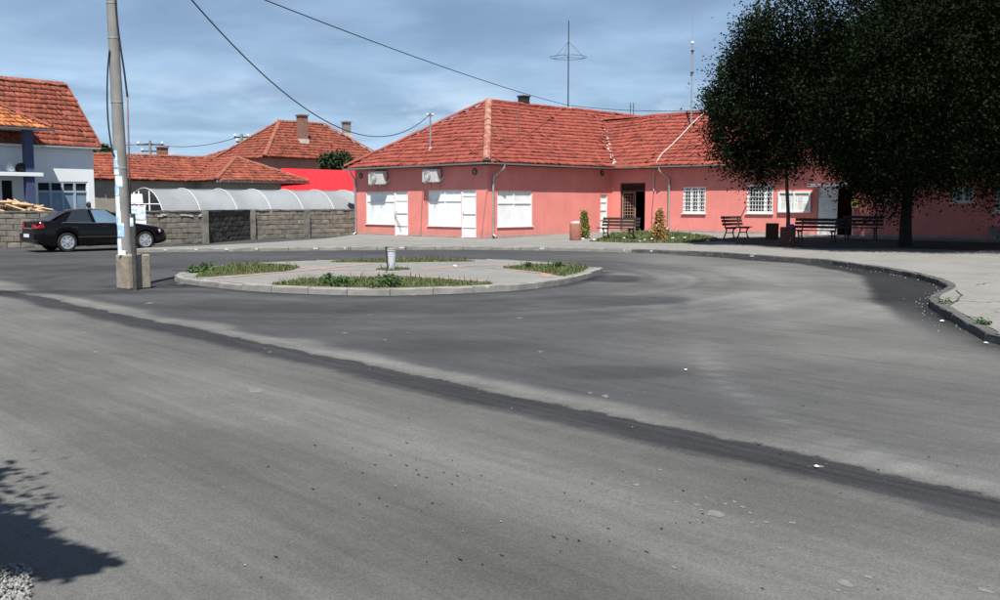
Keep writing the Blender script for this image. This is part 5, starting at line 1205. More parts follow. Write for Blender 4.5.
def zbot(x):
    z = .20+.10*max(0, (x-3.2)/.44)+.14*max(0, (-.5-x)/.5)
    for xw in (0, WB):
        if abs(x-xw) < .385: z = max(z, WR+math.sqrt(.385**2-(x-xw)**2)-.02)
    return z
xs = sorted(set(np.round(np.concatenate([np.linspace(-.99, 3.64, 60), [-.386, .386, WB-.386, WB+.386, -.385, .385, WB-.385, WB+.385]]), 4)))
b = MB(); half = []
for x in xs:
    zs, hw_, zb_ = itp(x, ZS), itp(x, HWD), zbot(x); zb_ = min(zb_, zs-.08)
    crown = .03 if x > 2.2 else .015
    sec = [(0, zb_), (hw_*.90, zb_), (hw_*.985, zb_+.02), (hw_*1.0, zb_+(zs-zb_)*.35), (hw_*1.0, zb_+(zs-zb_)*.62), (hw_*.985, zb_+(zs-zb_)*.80), (hw_*.95, zs-.03), (hw_*.90, zs), (hw_*.5, zs+crown), (0, zs+crown*1.2)]
    full = [(-y, z) for y, z in sec[::-1]][:-1]+sec[:] ; full = [(y, z) for y, z in sec]+[(-y, z) for y, z in sec[-2:0:-1]]
    half.append([FC(x, y, z) for y, z in full])
k = len(half[0])
for r_ in half: b.v += [tuple(p) for p in r_]
for i in range(len(half)-1):
    for j in range(k): b.f.append((i*k+j, i*k+(j+1) % k, (i+1)*k+(j+1) % k, (i+1)*k+j))
b.f.append(tuple(range(k))); b.f.append(tuple(range((len(half)-1)*k, len(half)*k))[::-1])
body = part('body', b, M['car_black'], car, smooth=True, auto=40)
# cabin: roof shell, pillars as body, glazing as panes
RB, RT = [(-.50, 1.045, .80), (2.22, .955, .80)], None
roofp = [(.12, 1.36, .60), (.35, 1.425, .625), (.8, 1.465, .635), (1.2, 1.455, .63), (1.42, 1.425, .61)]
b = MB(); 
for x, z, y in roofp:
    for f_ in (-1, -.75, 0, .75, 1): b.v.append(tuple(FC(x, y*f_, z-(.035 if abs(f_) == 1 else .01 if f_ else 0))))
for i in range(len(roofp)-1):
    for j in range(4): b.f.append((i*5+j, (i+1)*5+j, (i+1)*5+j+1, i*5+j+1))
def strip(pts_a, pts_b):
    for i in range(len(pts_a)-1): b.add([pts_a[i], pts_a[i+1], pts_b[i+1], pts_b[i]], [(0, 1, 2, 3)])
for s in (-1, 1):   # pillars: A, B, C
    yb = .835*s
    def q(x0, z0, y0, x1, z1, y1, w0, w1): b.add([FC(x0-w0, y0, z0), FC(x0+w0, y0, z0), FC(x1+w1, y1, z1), FC(x1-w1, y1, z1)], [(0, 1, 2, 3)])
    q(2.13, .95, .79*s, 1.43, 1.40, .60*s, .08, .05); q(.93, .97, yb, .83, 1.425, .632*s, .05, .05); q(-.22, 1.03, .80*s, .20, 1.36, .605*s, .20, .09)
part('roof', b, M['car_black'], car, smooth=True, auto=35)
g = MB().add([FC(2.20, -.72, .955), FC(2.20, .72, .955), FC(1.43, .57, 1.415), FC(1.43, -.57, 1.415)], [(0, 1, 2, 3)]); part('windscreen', g, M['glass'], car)
g = MB().add([FC(-.52, -.70, 1.05), FC(-.52, .70, 1.05), FC(.11, .57, 1.365), FC(.11, -.57, 1.365)], [(0, 1, 2, 3)]); part('rear_window', g, mat('rear window glass', (.05, .06, .08), .05, spec=.9), car)
for s in (-1, 1):
    dr_ = None
    for (x0, x1, t0, t1) in ((.99, 2.0, .89, 1.38), (-.05, .87, .28, .77)):
        g = MB().add([FC(x0, .828*s, .975), FC(x1, .828*s, .962), FC(t1, .628*s, 1.408), FC(t0, .628*s, 1.408 if x0 > .5 else 1.39)], [(0, 1, 2, 3)])
        part('side_window', g, M['glass_blue' if x0 > .5 else 'glass'], car)
    part('window_trim', MB().tube([FC(-.15, .848*s, .995), FC(.9, .848*s, .972), FC(2.05, .842*s, .955)], .012, 5), M['chrome'], car)
    part('side_moulding', MB().box(FC(1.35, .893*s, .50), (2.0, .02, .05), (hdg, rgt, ZUP)), M['black_plastic'], car)
    for x in (.25, 1.25): part('door_handle', MB().box(FC(x, .893*s, .84), (.2, .03, .03), (hdg, rgt, ZUP)), M['black_plastic'], car)
    part('mirror', MB().lathe([(.05, -.1), (.09, -.05), (.09, .05), (.04, .09)], FC(1.98, .97*s, 1.0), (hdg, ZUP, rgt), 10), M['car_black'], car, smooth=True)
    part('tail_light', MB().prism([FC(-.965, .42*s, .80), FC(-.93, .76*s, .80), FC(-.72, .862*s, .83), FC(-.76, .858*s, .97), FC(-.92, .755*s, .99), FC(-.945, .42*s, .95)], -hdg*.03-rgt*(.014*s)), M['lamp_red'], car)
    part('headlight', MB().prism([FC(3.56, .42*s, .58), FC(3.50, .70*s, .58), FC(3.22, .835*s, .62), FC(3.20, .825*s, .73), FC(3.42, .66*s, .70), FC(3.52, .42*s, .66)], hdg*.03-rgt*(-.012*s)), M['lamp_clear'], car)
part('rear_bumper', MB().box(FC(-.985, 0, .52), (.10, 1.45, .20), (hdg, rgt, ZUP)), M['car_black'], car, bevel=.03)
part('bumper_insert', MB().box(FC(-.97, 0, .40), (.12, 1.46, .05), (hdg, rgt, ZUP)), M['black_plastic'], car)
part('boot_strip', MB().box(FC(-.985, 0, .80), (.03, .8, .035), (hdg, rgt, ZUP)), M['chrome'], car)
part('number_plate', MB().box(FC(-1.04, 0, .56), (.012, .50, .11), (hdg, rgt, ZUP)), M['paper'], car)
part('grille', MB().box(FC(3.62, 0, .55), (.06, .8, .10), (hdg, rgt, ZUP)), M['black_plastic'], car)
part('underbody', MB().box(FC(1.35, 0, .24), (3.4, 1.3, .12), (hdg, rgt, ZUP)), M['black_plastic'], car)
for xw in (0, WB):
    for s in (-1, 1):
        c = FC(xw, .76*s, WR); ax = -rgt*s; A3 = (hdg, ZUP, ax)
        wl = part('wheel', MB().lathe([(.20, -.20), (.22, .02)], c, A3, 20), M['black_plastic'], car)
        part('tyre', MB().lathe([(.20, -.10), (.30, -.10), (.325, -.07), (WR, 0), (.325, .07), (.30, .10), (.225, .10), (.22, .05)], c, A3, 28), M['tyre'], wl, smooth=True, auto=40)
        rm = MB()
        for q in range(7):
            a_ = 2*math.pi*q/7; d = hdg*math.cos(a_)+ZUP*math.sin(a_); sd_ = hdg*-math.sin(a_)+ZUP*math.cos(a_)
            rm.box(c+d*.125+ax*.085, (.19, .055, .02), (d, sd_, ax))
        rm.lathe([(.195, .05), (.228, .06), (.228, .10), (.205, .10), (.195, .06)], c, A3, 28); rm.lathe([(.055, .07), (.055, .105), (.03, .11)], c, A3, 14)
        part('rim', rm, M['alloy'], wl)
    part('wheel_housing', MB().box(FC(xw, 0, .45), (.7, 1.25, .45), (hdg, rgt, ZUP)), M['black_plastic'], car)

# ------------------------------------------------------------------ benches, planters, small conifers
def onpave(x, y):
    z = .2
    for _ in range(8): p = gnd(x, y, z); z = float(zpave(p.x, p.y))
    return Vector((p.x, p.y, z))
def bench(x, y, front, label, m, L=1.8):
    p = onpave(x, y); f = Vector((*front, 0)).normalized(); a = Vector((-f.y, f.x, 0)); t = thing('park_bench', label, 'bench', tuple(p), 'benches in front of the pink wall')
    P = lambda u, d, z: p+a*u+f*d+ZUP*z
    for i, d in enumerate((.27, .14, .01)): part('seat_slat', MB().box(P(0, d, .45), (L, .11, .035), (a, f, ZUP)), M[m], t, bevel=.008)
    bu = (ZUP*.97-f*.25).normalized(); bn = a.cross(bu)
    for i in range(3): part('back_slat', MB().box(P(0, -.10, .50)+bu*(.07+.135*i), (L, .03, .10), (a, bn, bu)), M[m], t, bevel=.008)
    for s in (-.34, .34):
        u = s*L; b = MB(); 
        b.tube([P(u, .30, .0), P(u, .24, .12), P(u, .20, .28), P(u, .26, .42)], [.035, .026, .026, .032], 8); b.tube([P(u, -.20, 0), P(u, -.14, .14), P(u, -.08, .30), P(u, -.08, .42)], [.035, .026, .026, .032], 8)
        b.tube([P(u, .32, .415), P(u, -.12, .415)], .026, 8); b.tube([P(u, -.11, .40), P(u, -.11, .50)+bu*.02-f*.02, P(u, -.125, .50)+bu*.40], .024, 8); b.tube([P(u, .21, .24), P(u, -.10, .24)], .018, 6)
        part('leg_frame', b, M['iron'], t, smooth=True, auto=60)
    return t
bench(619, 239.3, (-.62, -.78), 'dark slatted bench on the grass in front of the grilled doorway', 'slat')
bench(735, 237.6, (.74, -.67), 'brown slatted bench turned to the right between the two barred windows', 'slat_brown', 1.6)
bench(817, 241.5, (-.62, -.78), 'dark slatted bench in front of the white door right of the thin tree', 'slat')
bench(861, 239.6, (-.55, -.83), 'dark bench in deep tree shade right of the open doorway', 'slat', 1.5)
p = onpave(575.5, 240); bn_ = thing('litter_bin', 'round brown concrete litter bin full of white litter beside the slim conifer', 'litter bin', tuple(p))
part('drum', MB().lathe([(.235, 0), (.24, .02), (.24, .66), (.23, .68), (.20, .68), (.19, .50)], p, n=24), M['bin_brown'], bn_, smooth=True, auto=40)
for k in range(5): part('litter', MB().box(p+Vector((random.uniform(-.1, .1), random.uniform(-.1, .1), .66+.02*k)), (.18, .12, .06), ((.8, .6, 0), (-.6, .8, 0), (0, 0, 1))), M['litter'], bn_)
def box_planter(x, y, w_, h_, label):
    p = onpave(x, y); t = thing('planter', label, 'planter', tuple(p)); e, f = Vector((.93, -.37, 0)), Vector((.37, .93, 0)); e.normalize(); f.normalize()
    for s in (-1, 1):
        part('side', MB().box(p+e*s*(w_/2-.03)+ZUP*h_/2, (.06, w_, h_), (e, f, ZUP)), M['planter'], t, bevel=.008); part('side', MB().box(p+f*s*(w_/2-.03)+ZUP*h_/2, (w_-.122, .06, h_-.004), (e, f, ZUP)), M['planter'], t, bevel=.008)
    part('soil', MB().box(p+ZUP*(h_-.08), (w_-.13, w_-.13, .06), (e, f, ZUP)), M['grass_soil'], t); return p
box_planter(772, 238.5, .44, .62, 'empty dark brown planter box between the bench and the thin tree')
pt_ = box_planter(787.5, 246, .48, .66, 'dark brown planter box holding the thin tree')
tag(part('blue_bag', MB().lathe([(.10, 0), (.14, .06), (.09, .14)], pt_+Vector((.08, -.1, .62)), n=9), mat('blue plastic bag', (.05, .06, .30), .4), smooth=True), 'crumpled blue bag on the planter at the thin tree stem', 'bag')
def foliage(name, centers, n, size, m, parent, sig=.3, seed=1, squash=1.0, upright=False):
    rng = np.random.default_rng(seed); C = np.array(centers); per = C[:,3] if C.shape[1] > 3 else np.ones(len(C)); pr = per/per.sum()
    idx = rng.choice(len(C), n, p=pr); s = C[idx, 4] if C.shape[1] > 4 else np.full(n, sig)
    P = C[idx, :3]+rng.normal(0, 1, (n, 3))*s[:,None]*np.array([1, 1, squash])
    a = rng.normal(0, 1, (n, 3)); a[:,2] *= .7
    if upright: a[:,2] = abs(a[:,2])+1.2
    a /= np.linalg.norm(a, axis=1)[:,None]; c = np.cross(a, rng.normal(0, 1, (n, 3))); c /= np.linalg.norm(c, axis=1)[:,None]
    sz = size*(.6+.8*rng.random(n))[:,None]; nn_ = np.cross(a, c)
    V = np.stack([P-a*sz*.5, P+c*sz*.32+nn_*sz*.08, P+a*sz*.55, P-c*sz*.32+nn_*sz*.08], 1).reshape(-1, 3)
    return np_mesh(name, V, (np.arange(n)[:,None]*4+np.arange(4)[None,:]), m, parent)
def cone_conifer(x, y, ytop, rpx, label, m, seed):
    p = onpave(x, y); H = at(x, ytop, p.y).z-p.z; rr = rpx*p.y/1000; t = thing('small_conifer', label, 'conifer', tuple(p)); rng = np.random.default_rng(seed); C = []
    part('stem', MB().tube([p-ZUP*.02, p+ZUP*H*.8], [.03, .01], 6), M['bark'], t)
    for k in range(150):
        f = rng.random()**.8; r_ = rr*((1-f)**.85)*(.55+.6*rng.random())*(1 if f > .12 else .5+4*f); an_ = rng.random()*6.28; C.append((p.x+r_*math.cos(an_), p.y+r_*math.sin(an_), p.z+.04+f*H*.96, 1, .05+.03*(1-f)))
    foliage('foliage', C, 4200, .07, m, t, seed=seed, upright=True)
cone_conifer(584, 238.5, 212.5, 4.2, 'slim yellow-green conifer right behind the brown litter bin', M['thuja'], 5)
cone_conifer(659, 240.5, 211, 6.2, 'browning cone-shaped conifer between the dark doorway and the barred window', M['thuja_brown'], 6)
# post and bin in the middle of the island
pc = gnd(391.5, 270, .15); cp_ = thing('island_bin', 'pale grey metal bin standing in the middle of the traffic island', 'litter bin', (pc.x, pc.y, float(zisl(pc.x, pc.y))))
z0 = float(zisl(pc.x, pc.y)); part('body', MB().lathe([(.075, 0), (.08, .02), (.10, .42), (.112, .43), (.112, .48), (.095, .48), (.085, .3)], (pc.x, pc.y, z0), n=20), mat('pale grey metal', (.58, .60, .62), .45, .12, 8, metal=.3), cp_, smooth=True, auto=40)
part('rim', MB().lathe([(.113, .455), (.119, .46), (.119, .478), (.113, .482)], (pc.x, pc.y, z0), n=20), M['galv'], cp_)
q = at(388.5, 268.5, pc.y-.02); tag(part('iron_stake', MB().tube([Vector((q.x, q.y, z0)), at(386.3, 247, pc.y-.04)], .028, 8), M['iron'], smooth=True, auto=50), 'dark iron stake leaning against the pale bin on the island', 'stake')

# ------------------------------------------------------------------ trees
def lobes(L, Y, dens, rng, cl=1.0):
    """crown clumps from lobes given as (x, y, depth offset, rx, ry) in metres around depth Y"""
    out = []
    for x, y, dy, rp in L:
        c = at(x, y, Y+dy); r_ = rp*Y/1000
        for k in range(max(6, int(dens*r_**2.1))):
            d = rng.normal(0, 1, 3); d /= np.linalg.norm(d); q = rng.random()**.5*(.74+.28*rng.random())
            s = rng.uniform(.16, .40)*cl; out.append((c.x+d[0]*r_*q, c.y+d[1]*r_*q*.95, c.z+d[2]*r_*q, s*s, s))
    return out
def limbs(b, base, top, r0, targets, rng):
    for q in targets:
        f = rng.uniform(.45, 1.0); a = base.lerp(top, f); q = Vector(q[:3]); m_ = a.lerp(q, .5)+Vector((rng.normal(0, .2), rng.normal(0, .2), .25))
        b.tube([a, a.lerp(m_, .5)+ZUP*.1, m_, q], [r0*.42*(1.2-f*.6), r0*.3, r0*.18, r0*.05], 6)
rng = np.random.default_rng(77)
ps = pt_+ZUP*.55; st_ = thing('young_tree', 'thin-stemmed dark leafy tree growing from the planter box, left edge of the shade', 'tree', tuple(ps))
Ys = pt_.y
Ls = [(768, 112, 0, 46), (792, 78, .3, 44), (737, 112, -.1, 27), (800, 138, .2, 40), (775, 150, 0, 26), (728, 92, .2, 17), (760, 75, .4, 30), (748, 138, 0, 24), (815, 105, .5, 45), (717, 128, 0, 9), (724, 148, 0, 10), (742, 160, .2, 10), (757, 171, 0, 8), (714, 100, 0, 8), (746, 50, 0, 11), (756, 28, 0, 11), (731, 70, .1, 9), (770, 60, 0, 16)]
Cs = lobes(Ls, Ys, 15, rng, 1.0); topS = at(786, 120, Ys)
b = MB().tube([ps, at(788.3, 215, Ys), at(787, 190, Ys), at(786, 165, Ys), topS], [.075, .065, .06, .055, .03], 10); limbs(b, at(786, 185, Ys), topS, .07, [Cs[int(i)] for i in rng.integers(0, len(Cs), 26)], rng)
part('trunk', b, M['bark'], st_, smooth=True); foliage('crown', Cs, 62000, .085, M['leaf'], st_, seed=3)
sh = []
for x0, y0, x1, y1 in ((750, 62, 754, 6), (733, 90, 739, 42), (722, 96, 720, 58), (745, 80, 742, 60), (716, 112, 712, 82), (728, 95, 730, 66), (752, 75, 749, 30), (760, 60, 763, 18), (720, 120, 709, 108), (722, 135, 713, 140), (730, 150, 722, 158), (742, 60, 736, 52), (726, 82, 717, 70), (756, 45, 757, -6), (766, 30, 770, -10), (712, 112, 707, 92), (738, 76, 733, 58), (748, 70, 745, 46)):
    for f in np.linspace(0, 1, 14): p = at(x0+(x1-x0)*f+rng.normal(0, 1.2), y0+(y1-y0)*f, Ys+rng.normal(0, .15)); sh.append((p.x, p.y, p.z, 1.1-f*.7, .11*(1.15-f)))
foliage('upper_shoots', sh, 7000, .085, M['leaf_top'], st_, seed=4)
pbg = onpave(905, 246); bt = thing('large_tree', 'huge dense dark tree shading the right end of the pink building', 'tree', tuple(pbg)); Yb = pbg.y
Lb = [(880, 40, 0, 95), (955, 55, .5, 95), (850, 115, -.3, 58), (905, 140, 0, 62), (965, 145, .4, 60), (1030, 110, 0, 90), (820, 30, 0, 66), (945, -55, .3, 95), (1010, -20, 0, 110), (805, 70, 0, 45), (930, 100, -1.5, 80), (870, 90, -1.2, 70), (1000, 170, 1, 45), (870, 165, .3, 36), (1060, 40, 0, 110), (780, 40, .3, 30), (940, 160, -.5, 34), (930, 128, -3.2, 62), (985, 118, -3.8, 70), (875, 128, -2.8, 52), (1045, 120, -3.8, 75), (830, 110, -1.8, 45), (950, 60, -3.5, 80), (1010, 60, -4, 80), (880, 60, -3, 70), (783, 18, .2, 32), (1015, 150, -2.5, 45), (900, 172, -2.0, 30), (1110, 90, -2, 110), (835, 70, -.5, 55), (838, 130, -.6, 42), (835, 155, -.4, 34), (870, 172, -1, 30), (985, 160, -1.5, 32), (1020, 165, -1.5, 32), (850, 178, .2, 24), (920, 178, .8, 30), (890, 188, -.8, 22), (800, 150, 0, 30), (1010, 20, -3, 90), (960, -40, -2, 100)]
Cb = lobes(Lb, Yb, 8, rng, 1.1); topB = at(915, 40, Yb)
b = MB().tube([pbg-ZUP*.1, pbg+ZUP*.25, at(906, 215, Yb), at(909, 180, Yb), at(912, 120, Yb), topB], [.27, .21, .18, .17, .15, .07], 14); limbs(b, at(909, 190, Yb), topB, .2, [Cb[int(i)] for i in rng.integers(0, len(Cb), 46)], rng)
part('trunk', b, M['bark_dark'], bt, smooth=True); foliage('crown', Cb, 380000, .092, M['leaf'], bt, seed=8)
# tree standing beside the camera, outside the frame: its branch throws the jagged shadow at lower left
kx = 1/math.tan(SUN_EL)
def over(px, py, z): g_ = gnd(px, py); return Vector((g_.x+SDIR.x/SDIR.z*z, g_.y+SDIR.y/SDIR.z*z, z))
tb = Vector((-6.3, .2, 0)); rt = thing('roadside_tree', 'roadside tree whose branch throws the jagged shadow at the lower left', 'tree', tuple(tb)); zc = 4.2; Cr = []
for px, py, s, wgt in ((113, 563.5, .012, .5), (102, 563, .02, .9), (92, 560, .03, 1.4), (84, 568, .035, 1.6), (72, 563, .05, 2.2), (60, 572, .04, 1.8), (56, 556, .045, 2.0), (44, 564, .06, 3), (36, 548, .05, 2.4), (26, 560, .07, 3.5), (20, 538, .05, 2.4), (8, 550, .08, 4.5), (4, 526, .06, 3), (-8, 565, .06, 3), (-12, 538, .09, 5), (-30, 525, .12, 6), (-34, 550, .12, 6), (-70, 520, .2, 9), (-120, 500, .3, 12), (3, 470, .015, .3), (-8, 473, .03, .8), (-30, 480, .08, 2), (12, 521, .03, 1.0), (30, 533, .028, 1), (48, 544, .026, 1), (68, 551, .028, 1), (84, 553, .022, .8)):
    c = over(px, py, zc+random.uniform(-.15, .15)); Cr.append((c.x, c.y, c.z, wgt, s))
for k in range(130):
    d = rng.normal(0, 1, 3); d /= np.linalg.norm(d); Cr.append((tb.x+d[0]*2.0, tb.y-.2+d[1]*2.0, 5.2+d[2]*2.4, 1.6, .35))
b = MB().tube([tb, tb+ZUP*2.5, tb+ZUP*5.5+Vector((.2, 0, 0))], [.2, .16, .06], 10); b.tube([tb+ZUP*2.8, tb+Vector((1.6, .7, 3.9)), over(-30, 535, zc), over(30, 553, zc), over(100, 564, zc)], [.09, .06, .03, .015, .006], 6)
part('trunk', b, M['bark'], rt, smooth=True); foliage('crown', Cr, 34000, .085, M['leaf_far'], rt, seed=12, squash=.6)
def far_bush(x, y, Y, w_, h_, label, m='leaf_far', name='bush', n=5000, seed=1):
    c = at(x, y, Y); rng2 = np.random.default_rng(seed); t = thing(name, label, 'bush' if name == 'bush' else 'tree', (c.x, Y, 0)); C = []
    for k in range(40): d = rng2.normal(0, 1, 3); d /= np.linalg.norm(d); C.append((c.x+d[0]*w_, Y+d[1]*w_, c.z+d[2]*h_, 1, .22*w_))
    part('trunk', MB().tube([(c.x, Y, 0), (c.x, Y, c.z)], [.12, .05], 7), M['bark'], t); foliage('crown', C, n, .22, M[m], t, seed=seed)
far_bush(104, 162, 68, .8, .8, 'dark green treetop in the gap right of the white house', name='far_tree', seed=21)
far_bush(336, 164, 66, .8, .45, 'dark leafy bush below the eave of the tall hip roof', seed=22)
far_bush(262, 205, 60, 1.2, .5, 'low bush seen faintly behind the greenhouse', seed=23) if False else None

# ------------------------------------------------------------------ litter, splashes, crumbs, gravel
def zroad(x, y):
    x, y = np.array(x), np.array(y); return float(.006*(vnoise(x*.5, y*.5, 21)-.5)+.003*(vnoise(x*2.3, y*2.3, 22)-.5))
def blob(b, c, rx, ry, z, n=11, rot=0, jag=.35):
    pts = []
    for i in range(n): a_ = 2*math.pi*i/n; k_ = 1+random.uniform(-jag, jag); x, y = rx*k_*math.cos(a_), ry*k_*math.sin(a_); pts.append((c[0]+x*math.cos(rot)-y*math.sin(rot), c[1]+x*math.sin(rot)+y*math.cos(rot), z))
    b.poly([(p_[0], p_[1], zroad(p_[0], p_[1])+.0022) for p_ in pts])
sm = MB()
for x, y, w_ in ((636, 485, 9), (627, 482, 4), (608, 489, 4), (629, 496, 2), (676, 502, 5), (697, 505, 6), (715, 513, 16), (742, 507, 5), (706, 498, 4), (725, 504, 5), (735, 502, 4), (752, 523, 4), (766, 522, 6), (792, 523, 6), (674, 567, 5), (257, 391, 14), (250, 389, 6), (820, 467, 7), (430, 291.5, 5), (180, 284, 6), (150, 303, 7), (83, 333, 5), (96, 352, 6), (205, 397, 4), (265, 420, 5), (232, 405, 5), (270, 352, 4), (370, 315, 4), (385, 340, 4), (520, 318, 5), (345, 333, 5), (660, 470, 4), (560, 450, 4), (530, 458, 4), (500, 440, 3), (540, 352, 5), (605, 396, 8), (590, 393, 5), (845, 583, 14), (868, 577, 8), (838, 590, 6), (985, 590, 12), (780, 548, 5), (570, 500, 3)):
    g_ = gnd(x, y); r_ = w_*g_.y/1000*.5; blob(sm, g_, r_, r_*random.uniform(1.0, 1.9), .0065, rot=random.uniform(-.5, .5))
    for k in range(3): d = gnd(x+random.gauss(0, w_*1.3), y+random.gauss(0, w_*.3)); blob(sm, d, r_*.25, r_*.35, .0065, 7)
o = part('cement_splashes', sm, M['splash']); setting(o, 'stuff', 'pale dried cement splashes dotted over the asphalt')
tr_ = MB()
sdir = (gnd(1000, 506)-gnd(0, 291)).normalized()
for k in range(60):
    x, y = random.choice(((random.uniform(250, 950), random.uniform(400, 600)), (random.gauss(660, 90), random.gauss(540, 35)), (random.gauss(400, 40), random.gauss(470, 15)))); g_ = gnd(x, y); L_ = random.uniform(.006, .03); sd_ = Vector((-sdir.y, sdir.x, 0)); d = (sdir+sd_*random.uniform(-.3, .3)).normalized()
    tr_.box(g_+ZUP*.006, (L_, random.uniform(.003, .006), .003), (d, Vector((-d.y, d.x, 0)), ZUP))
setting(part('tar_crumbs', tr_, M['tar']), 'stuff', 'short dark tar crumbs strewn along the wheel tracks')
def stones(name, P, size, m, label, z0=0.0):
    n = len(P); base = np.array([(1, 0, 0), (-1, 0, 0), (0, 1, 0), (0, -1, 0), (0, 0, .8), (0, 0, -.5)]); F0 = np.array([(0, 2, 4), (2, 1, 4), (1, 3, 4), (3, 0, 4), (2, 0, 5), (1, 2, 5), (3, 1, 5), (0, 3, 5)])
    V = base[None]*(size*(.4+1.2*RNG.random(n)))[:,None,None]*(.6+.8*RNG.random((n, 6, 1)))
    a = RNG.random(n)*6.28; c, s = np.cos(a)[:,None], np.sin(a)[:,None]; X = V[:,:,0]*c-V[:,:,1]*s; Y = V[:,:,0]*s+V[:,:,1]*c
    V = np.stack([X, Y, V[:,:,2]], 2)+P[:,None,:]; setting(np_mesh(name, V.reshape(-1, 3), (np.arange(n)[:,None,None]*6+F0[None]).reshape(-1, 3), m), 'stuff', label)
g_ = [gnd(RNG.uniform(-60, 34)-abs(RNG.normal(0, 6)), RNG.uniform(566, 640)) for _ in range(2600)]; g_ = [p for p in g_ if p.y < 4.62-.55*(p.x+2.2)+RNG.normal(0, .04) and p.x < -1.86+RNG.normal(0, .03)-.25*(p.y-4.2)]
G = np.array([(p.x, p.y, .006+.012*RNG.random()) for p in g_]); stones('gravel', G, .009, M['gravel'], 'pale crushed gravel at the road edge in the lower left corner')
P = np.c_[RNG.uniform(-6, 6, 900), RNG.uniform(3.2, 26, 900), np.full(900, .006)]; P = P[abs(P[:,0]) < P[:,1]*.55]; d = dist_to(ISL, P[:,0], P[:,1]); P = P[~pip([tuple(q) for q in ISL], P[:,0], P[:,1])]
stones('road_grit', P, .005, M['rubble'], 'tiny scattered stones on the asphalt')
kk = KERB[(KERB[:,0] > 2)]; NR = 260; idx = RNG.integers(0, len(kk), NR); P = np.c_[kk[idx]+RNG.normal(0, .05, (NR, 2)), np.full(NR, .006)]; t_ = np.array([kk[min(i+1, len(kk)-1)]-kk[max(i-1, 0)] for i in idx]); t_ /= np.hypot(*t_.T)[:,None]; P[:,:2] += np.c_[t_[:,1], -t_[:,0]]*abs(RNG.normal(0, .14, NR))[:,None]+np.c_[t_[:,1], -t_[:,0]]*.06
stones('kerb_rubble', P, .014, M['rubble'], 'loose rubble and crumbs along the foot of the kerb')
def scrap(x, y, w_, z, label, group=None, m='litter', name='litter'):
    p = gnd(x, y, z); s_ = w_*p.y/1000*.5; b = MB(); n = 7; c = p+ZUP*(s_*.25+.004); b.v.append(tuple(c+ZUP*s_*.25))
    for i in range(n): a_ = 6.28*i/n; b.v.append((p.x+s_*math.cos(a_)*random.uniform(.6, 1.2), p.y+s_*math.sin(a_)*random.uniform(.6, 1.2), p.z+.004+random.uniform(0, s_*.3)))
    for i in range(n): b.f.append((0, 1+i, 1+(i+1) % n))
    tag(part(name, b, M[m]), label, 'litter', group)
for x, y in ((583, 238.8), (594, 240), (624, 238.3), (645, 240), (652, 239.2), (673, 238.5), (685, 238), (640, 241.5), (700, 239), (708, 241)): scrap(x, y, random.uniform(2.5, 4.5), .26, 'scrap of white litter lying in the grass verge', 'litter scraps in the grass verge')
scrap(942, 321.5, 6, .01, 'crumpled white paper in the dark gutter at the kerb hook'); scrap(986, 343.5, 6, .01, 'flat pale scrap against the kerb at the right edge'); scrap(817, 467, 7, .01, 'pale yellowish scrap on the dark asphalt seam'); scrap(455, 266, 4, .15, 'small pale scrap beside the right grass bed of the island')
scrap(686, 370, 4, .01, 'single white scrap in the middle of the turning area'); scrap(747, 257, 4, .02, 'white scrap against the far kerb below the brown bench')
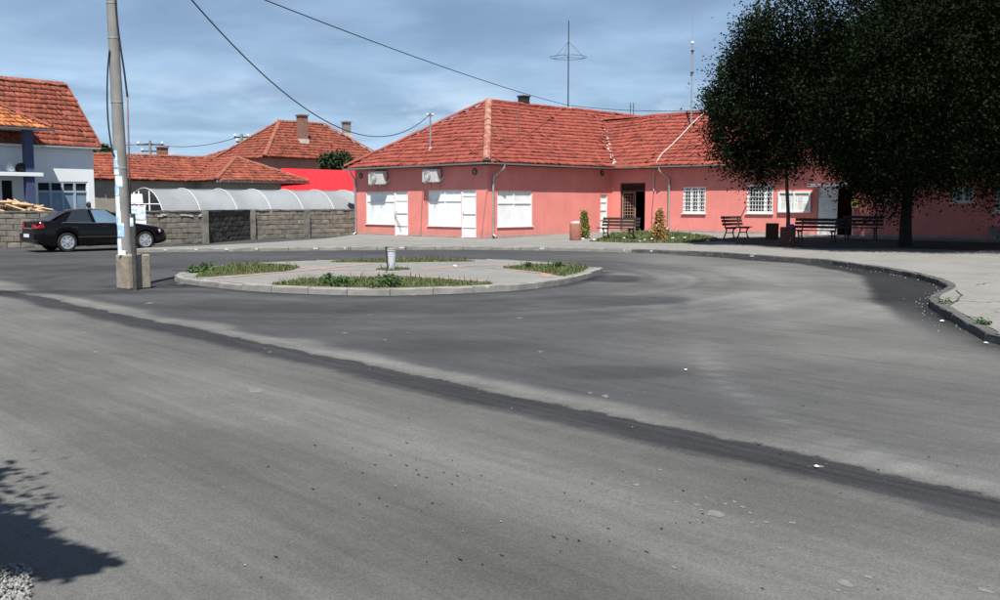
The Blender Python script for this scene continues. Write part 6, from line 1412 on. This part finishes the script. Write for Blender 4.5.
# weeds on the island beds and at the kerb
def weed(x, y, h_, label, n=260, z=.15, w_=.16, seed=1):
    p = gnd(x, y, z); t = thing('weed', label, 'weed', tuple(p)); rng2 = np.random.default_rng(seed); w_ *= 1 if h_ > .06 else .8; C = [(p.x+rng2.normal(0, w_*.5), p.y+rng2.normal(0, w_*.5), p.z+h_*rng2.random(), 1, w_*.3) for _ in range(14)]
    part('stem', MB().tube([p-ZUP*.02, p+ZUP*h_], [.01, .004], 5), M['grass'], t); foliage('leaves', C, n, .06 if h_ > .06 else .035, mat('weed leaf', (.04, .08, .022), .7, island=.4), t, seed=seed)
weed(390, 285.5, .10, 'bushy dark green weed in the front grass bed below the island bin', 600, w_=.20, seed=1); weed(329, 284, .20, 'slender weed sticking up in the left half of the front grass bed', 160, w_=.07, seed=2); weed(341, 285, .08, 'low leafy weed right of the slender one in the front bed', 300, w_=.14, seed=3)
weed(205, 270, .07, 'dark leafy weed in the left grass bed near its tip', 300, w_=.16, seed=4); weed(196, 271.5, .065, 'outermost leafy weed at the left end of the left grass bed', 220, w_=.14, seed=5); weed(557, 267.5, .10, 'weed at the right grass bed towards its rear edge', 260, w_=.16, seed=6); weed(528, 267.5, .12, 'small upright weed at the inner end of the right grass bed', 150, w_=.10, seed=7)
weed(945, 303, .02, 'flat weed growing in a crack of the pavement at the kerb hook', 160, z=.12, w_=.14, seed=8); weed(983, 324, .02, 'flat weed in the pavement joint at the right edge', 160, z=.12, w_=.12, seed=9)

# dirt-filled joints and cracks of the right-hand pavement
ck = MB()
for pl in ([(948,302),(962,301),(985,302.5),(1003,301)], [(955,290),(960,294),(958,300),(948,306)], [(968,316),(975,318),(984,317)], [(992,312),(1004,313)], [(940,308),(952,313)], [(975,274),(990,273.5)], [(950,262),(962,262.4)], [(920,262),(930,262.2)], [(975,285),(992,283)], [(880,256),(897,256.2)], [(996,333),(1004,336)], [(840,254.5),(862,254.8)], [(930,255.5),(955,256)], [(985,262),(1003,262.6)]):
    P_ = resample([gnd(x, y, .12)[:2] for x, y in pl], 10); P_ = P_+RNG.normal(0, .012, P_.shape); t = np.gradient(P_, axis=0); t /= np.hypot(*t.T)[:,None]; o0 = len(ck.v)
    for i, (p, q) in enumerate(zip(P_, t)):
        w_ = random.uniform(.006, .022)*(.4 if i in (0, 9) else 1)
        for s_ in (-1, 1): e = p+np.array((-q[1], q[0]))*s_*w_; ck.v.append((e[0], e[1], float(zpave(e[0], e[1]))+.0075))
    for i in range(9): ck.f.append((o0+2*i, o0+2*i+1, o0+2*i+3, o0+2*i+2))
part('joint_dirt', ck, mat('dirt in joints', (.07, .066, .055), .95, .3, 10), pave)['kind'] = 'stuff'
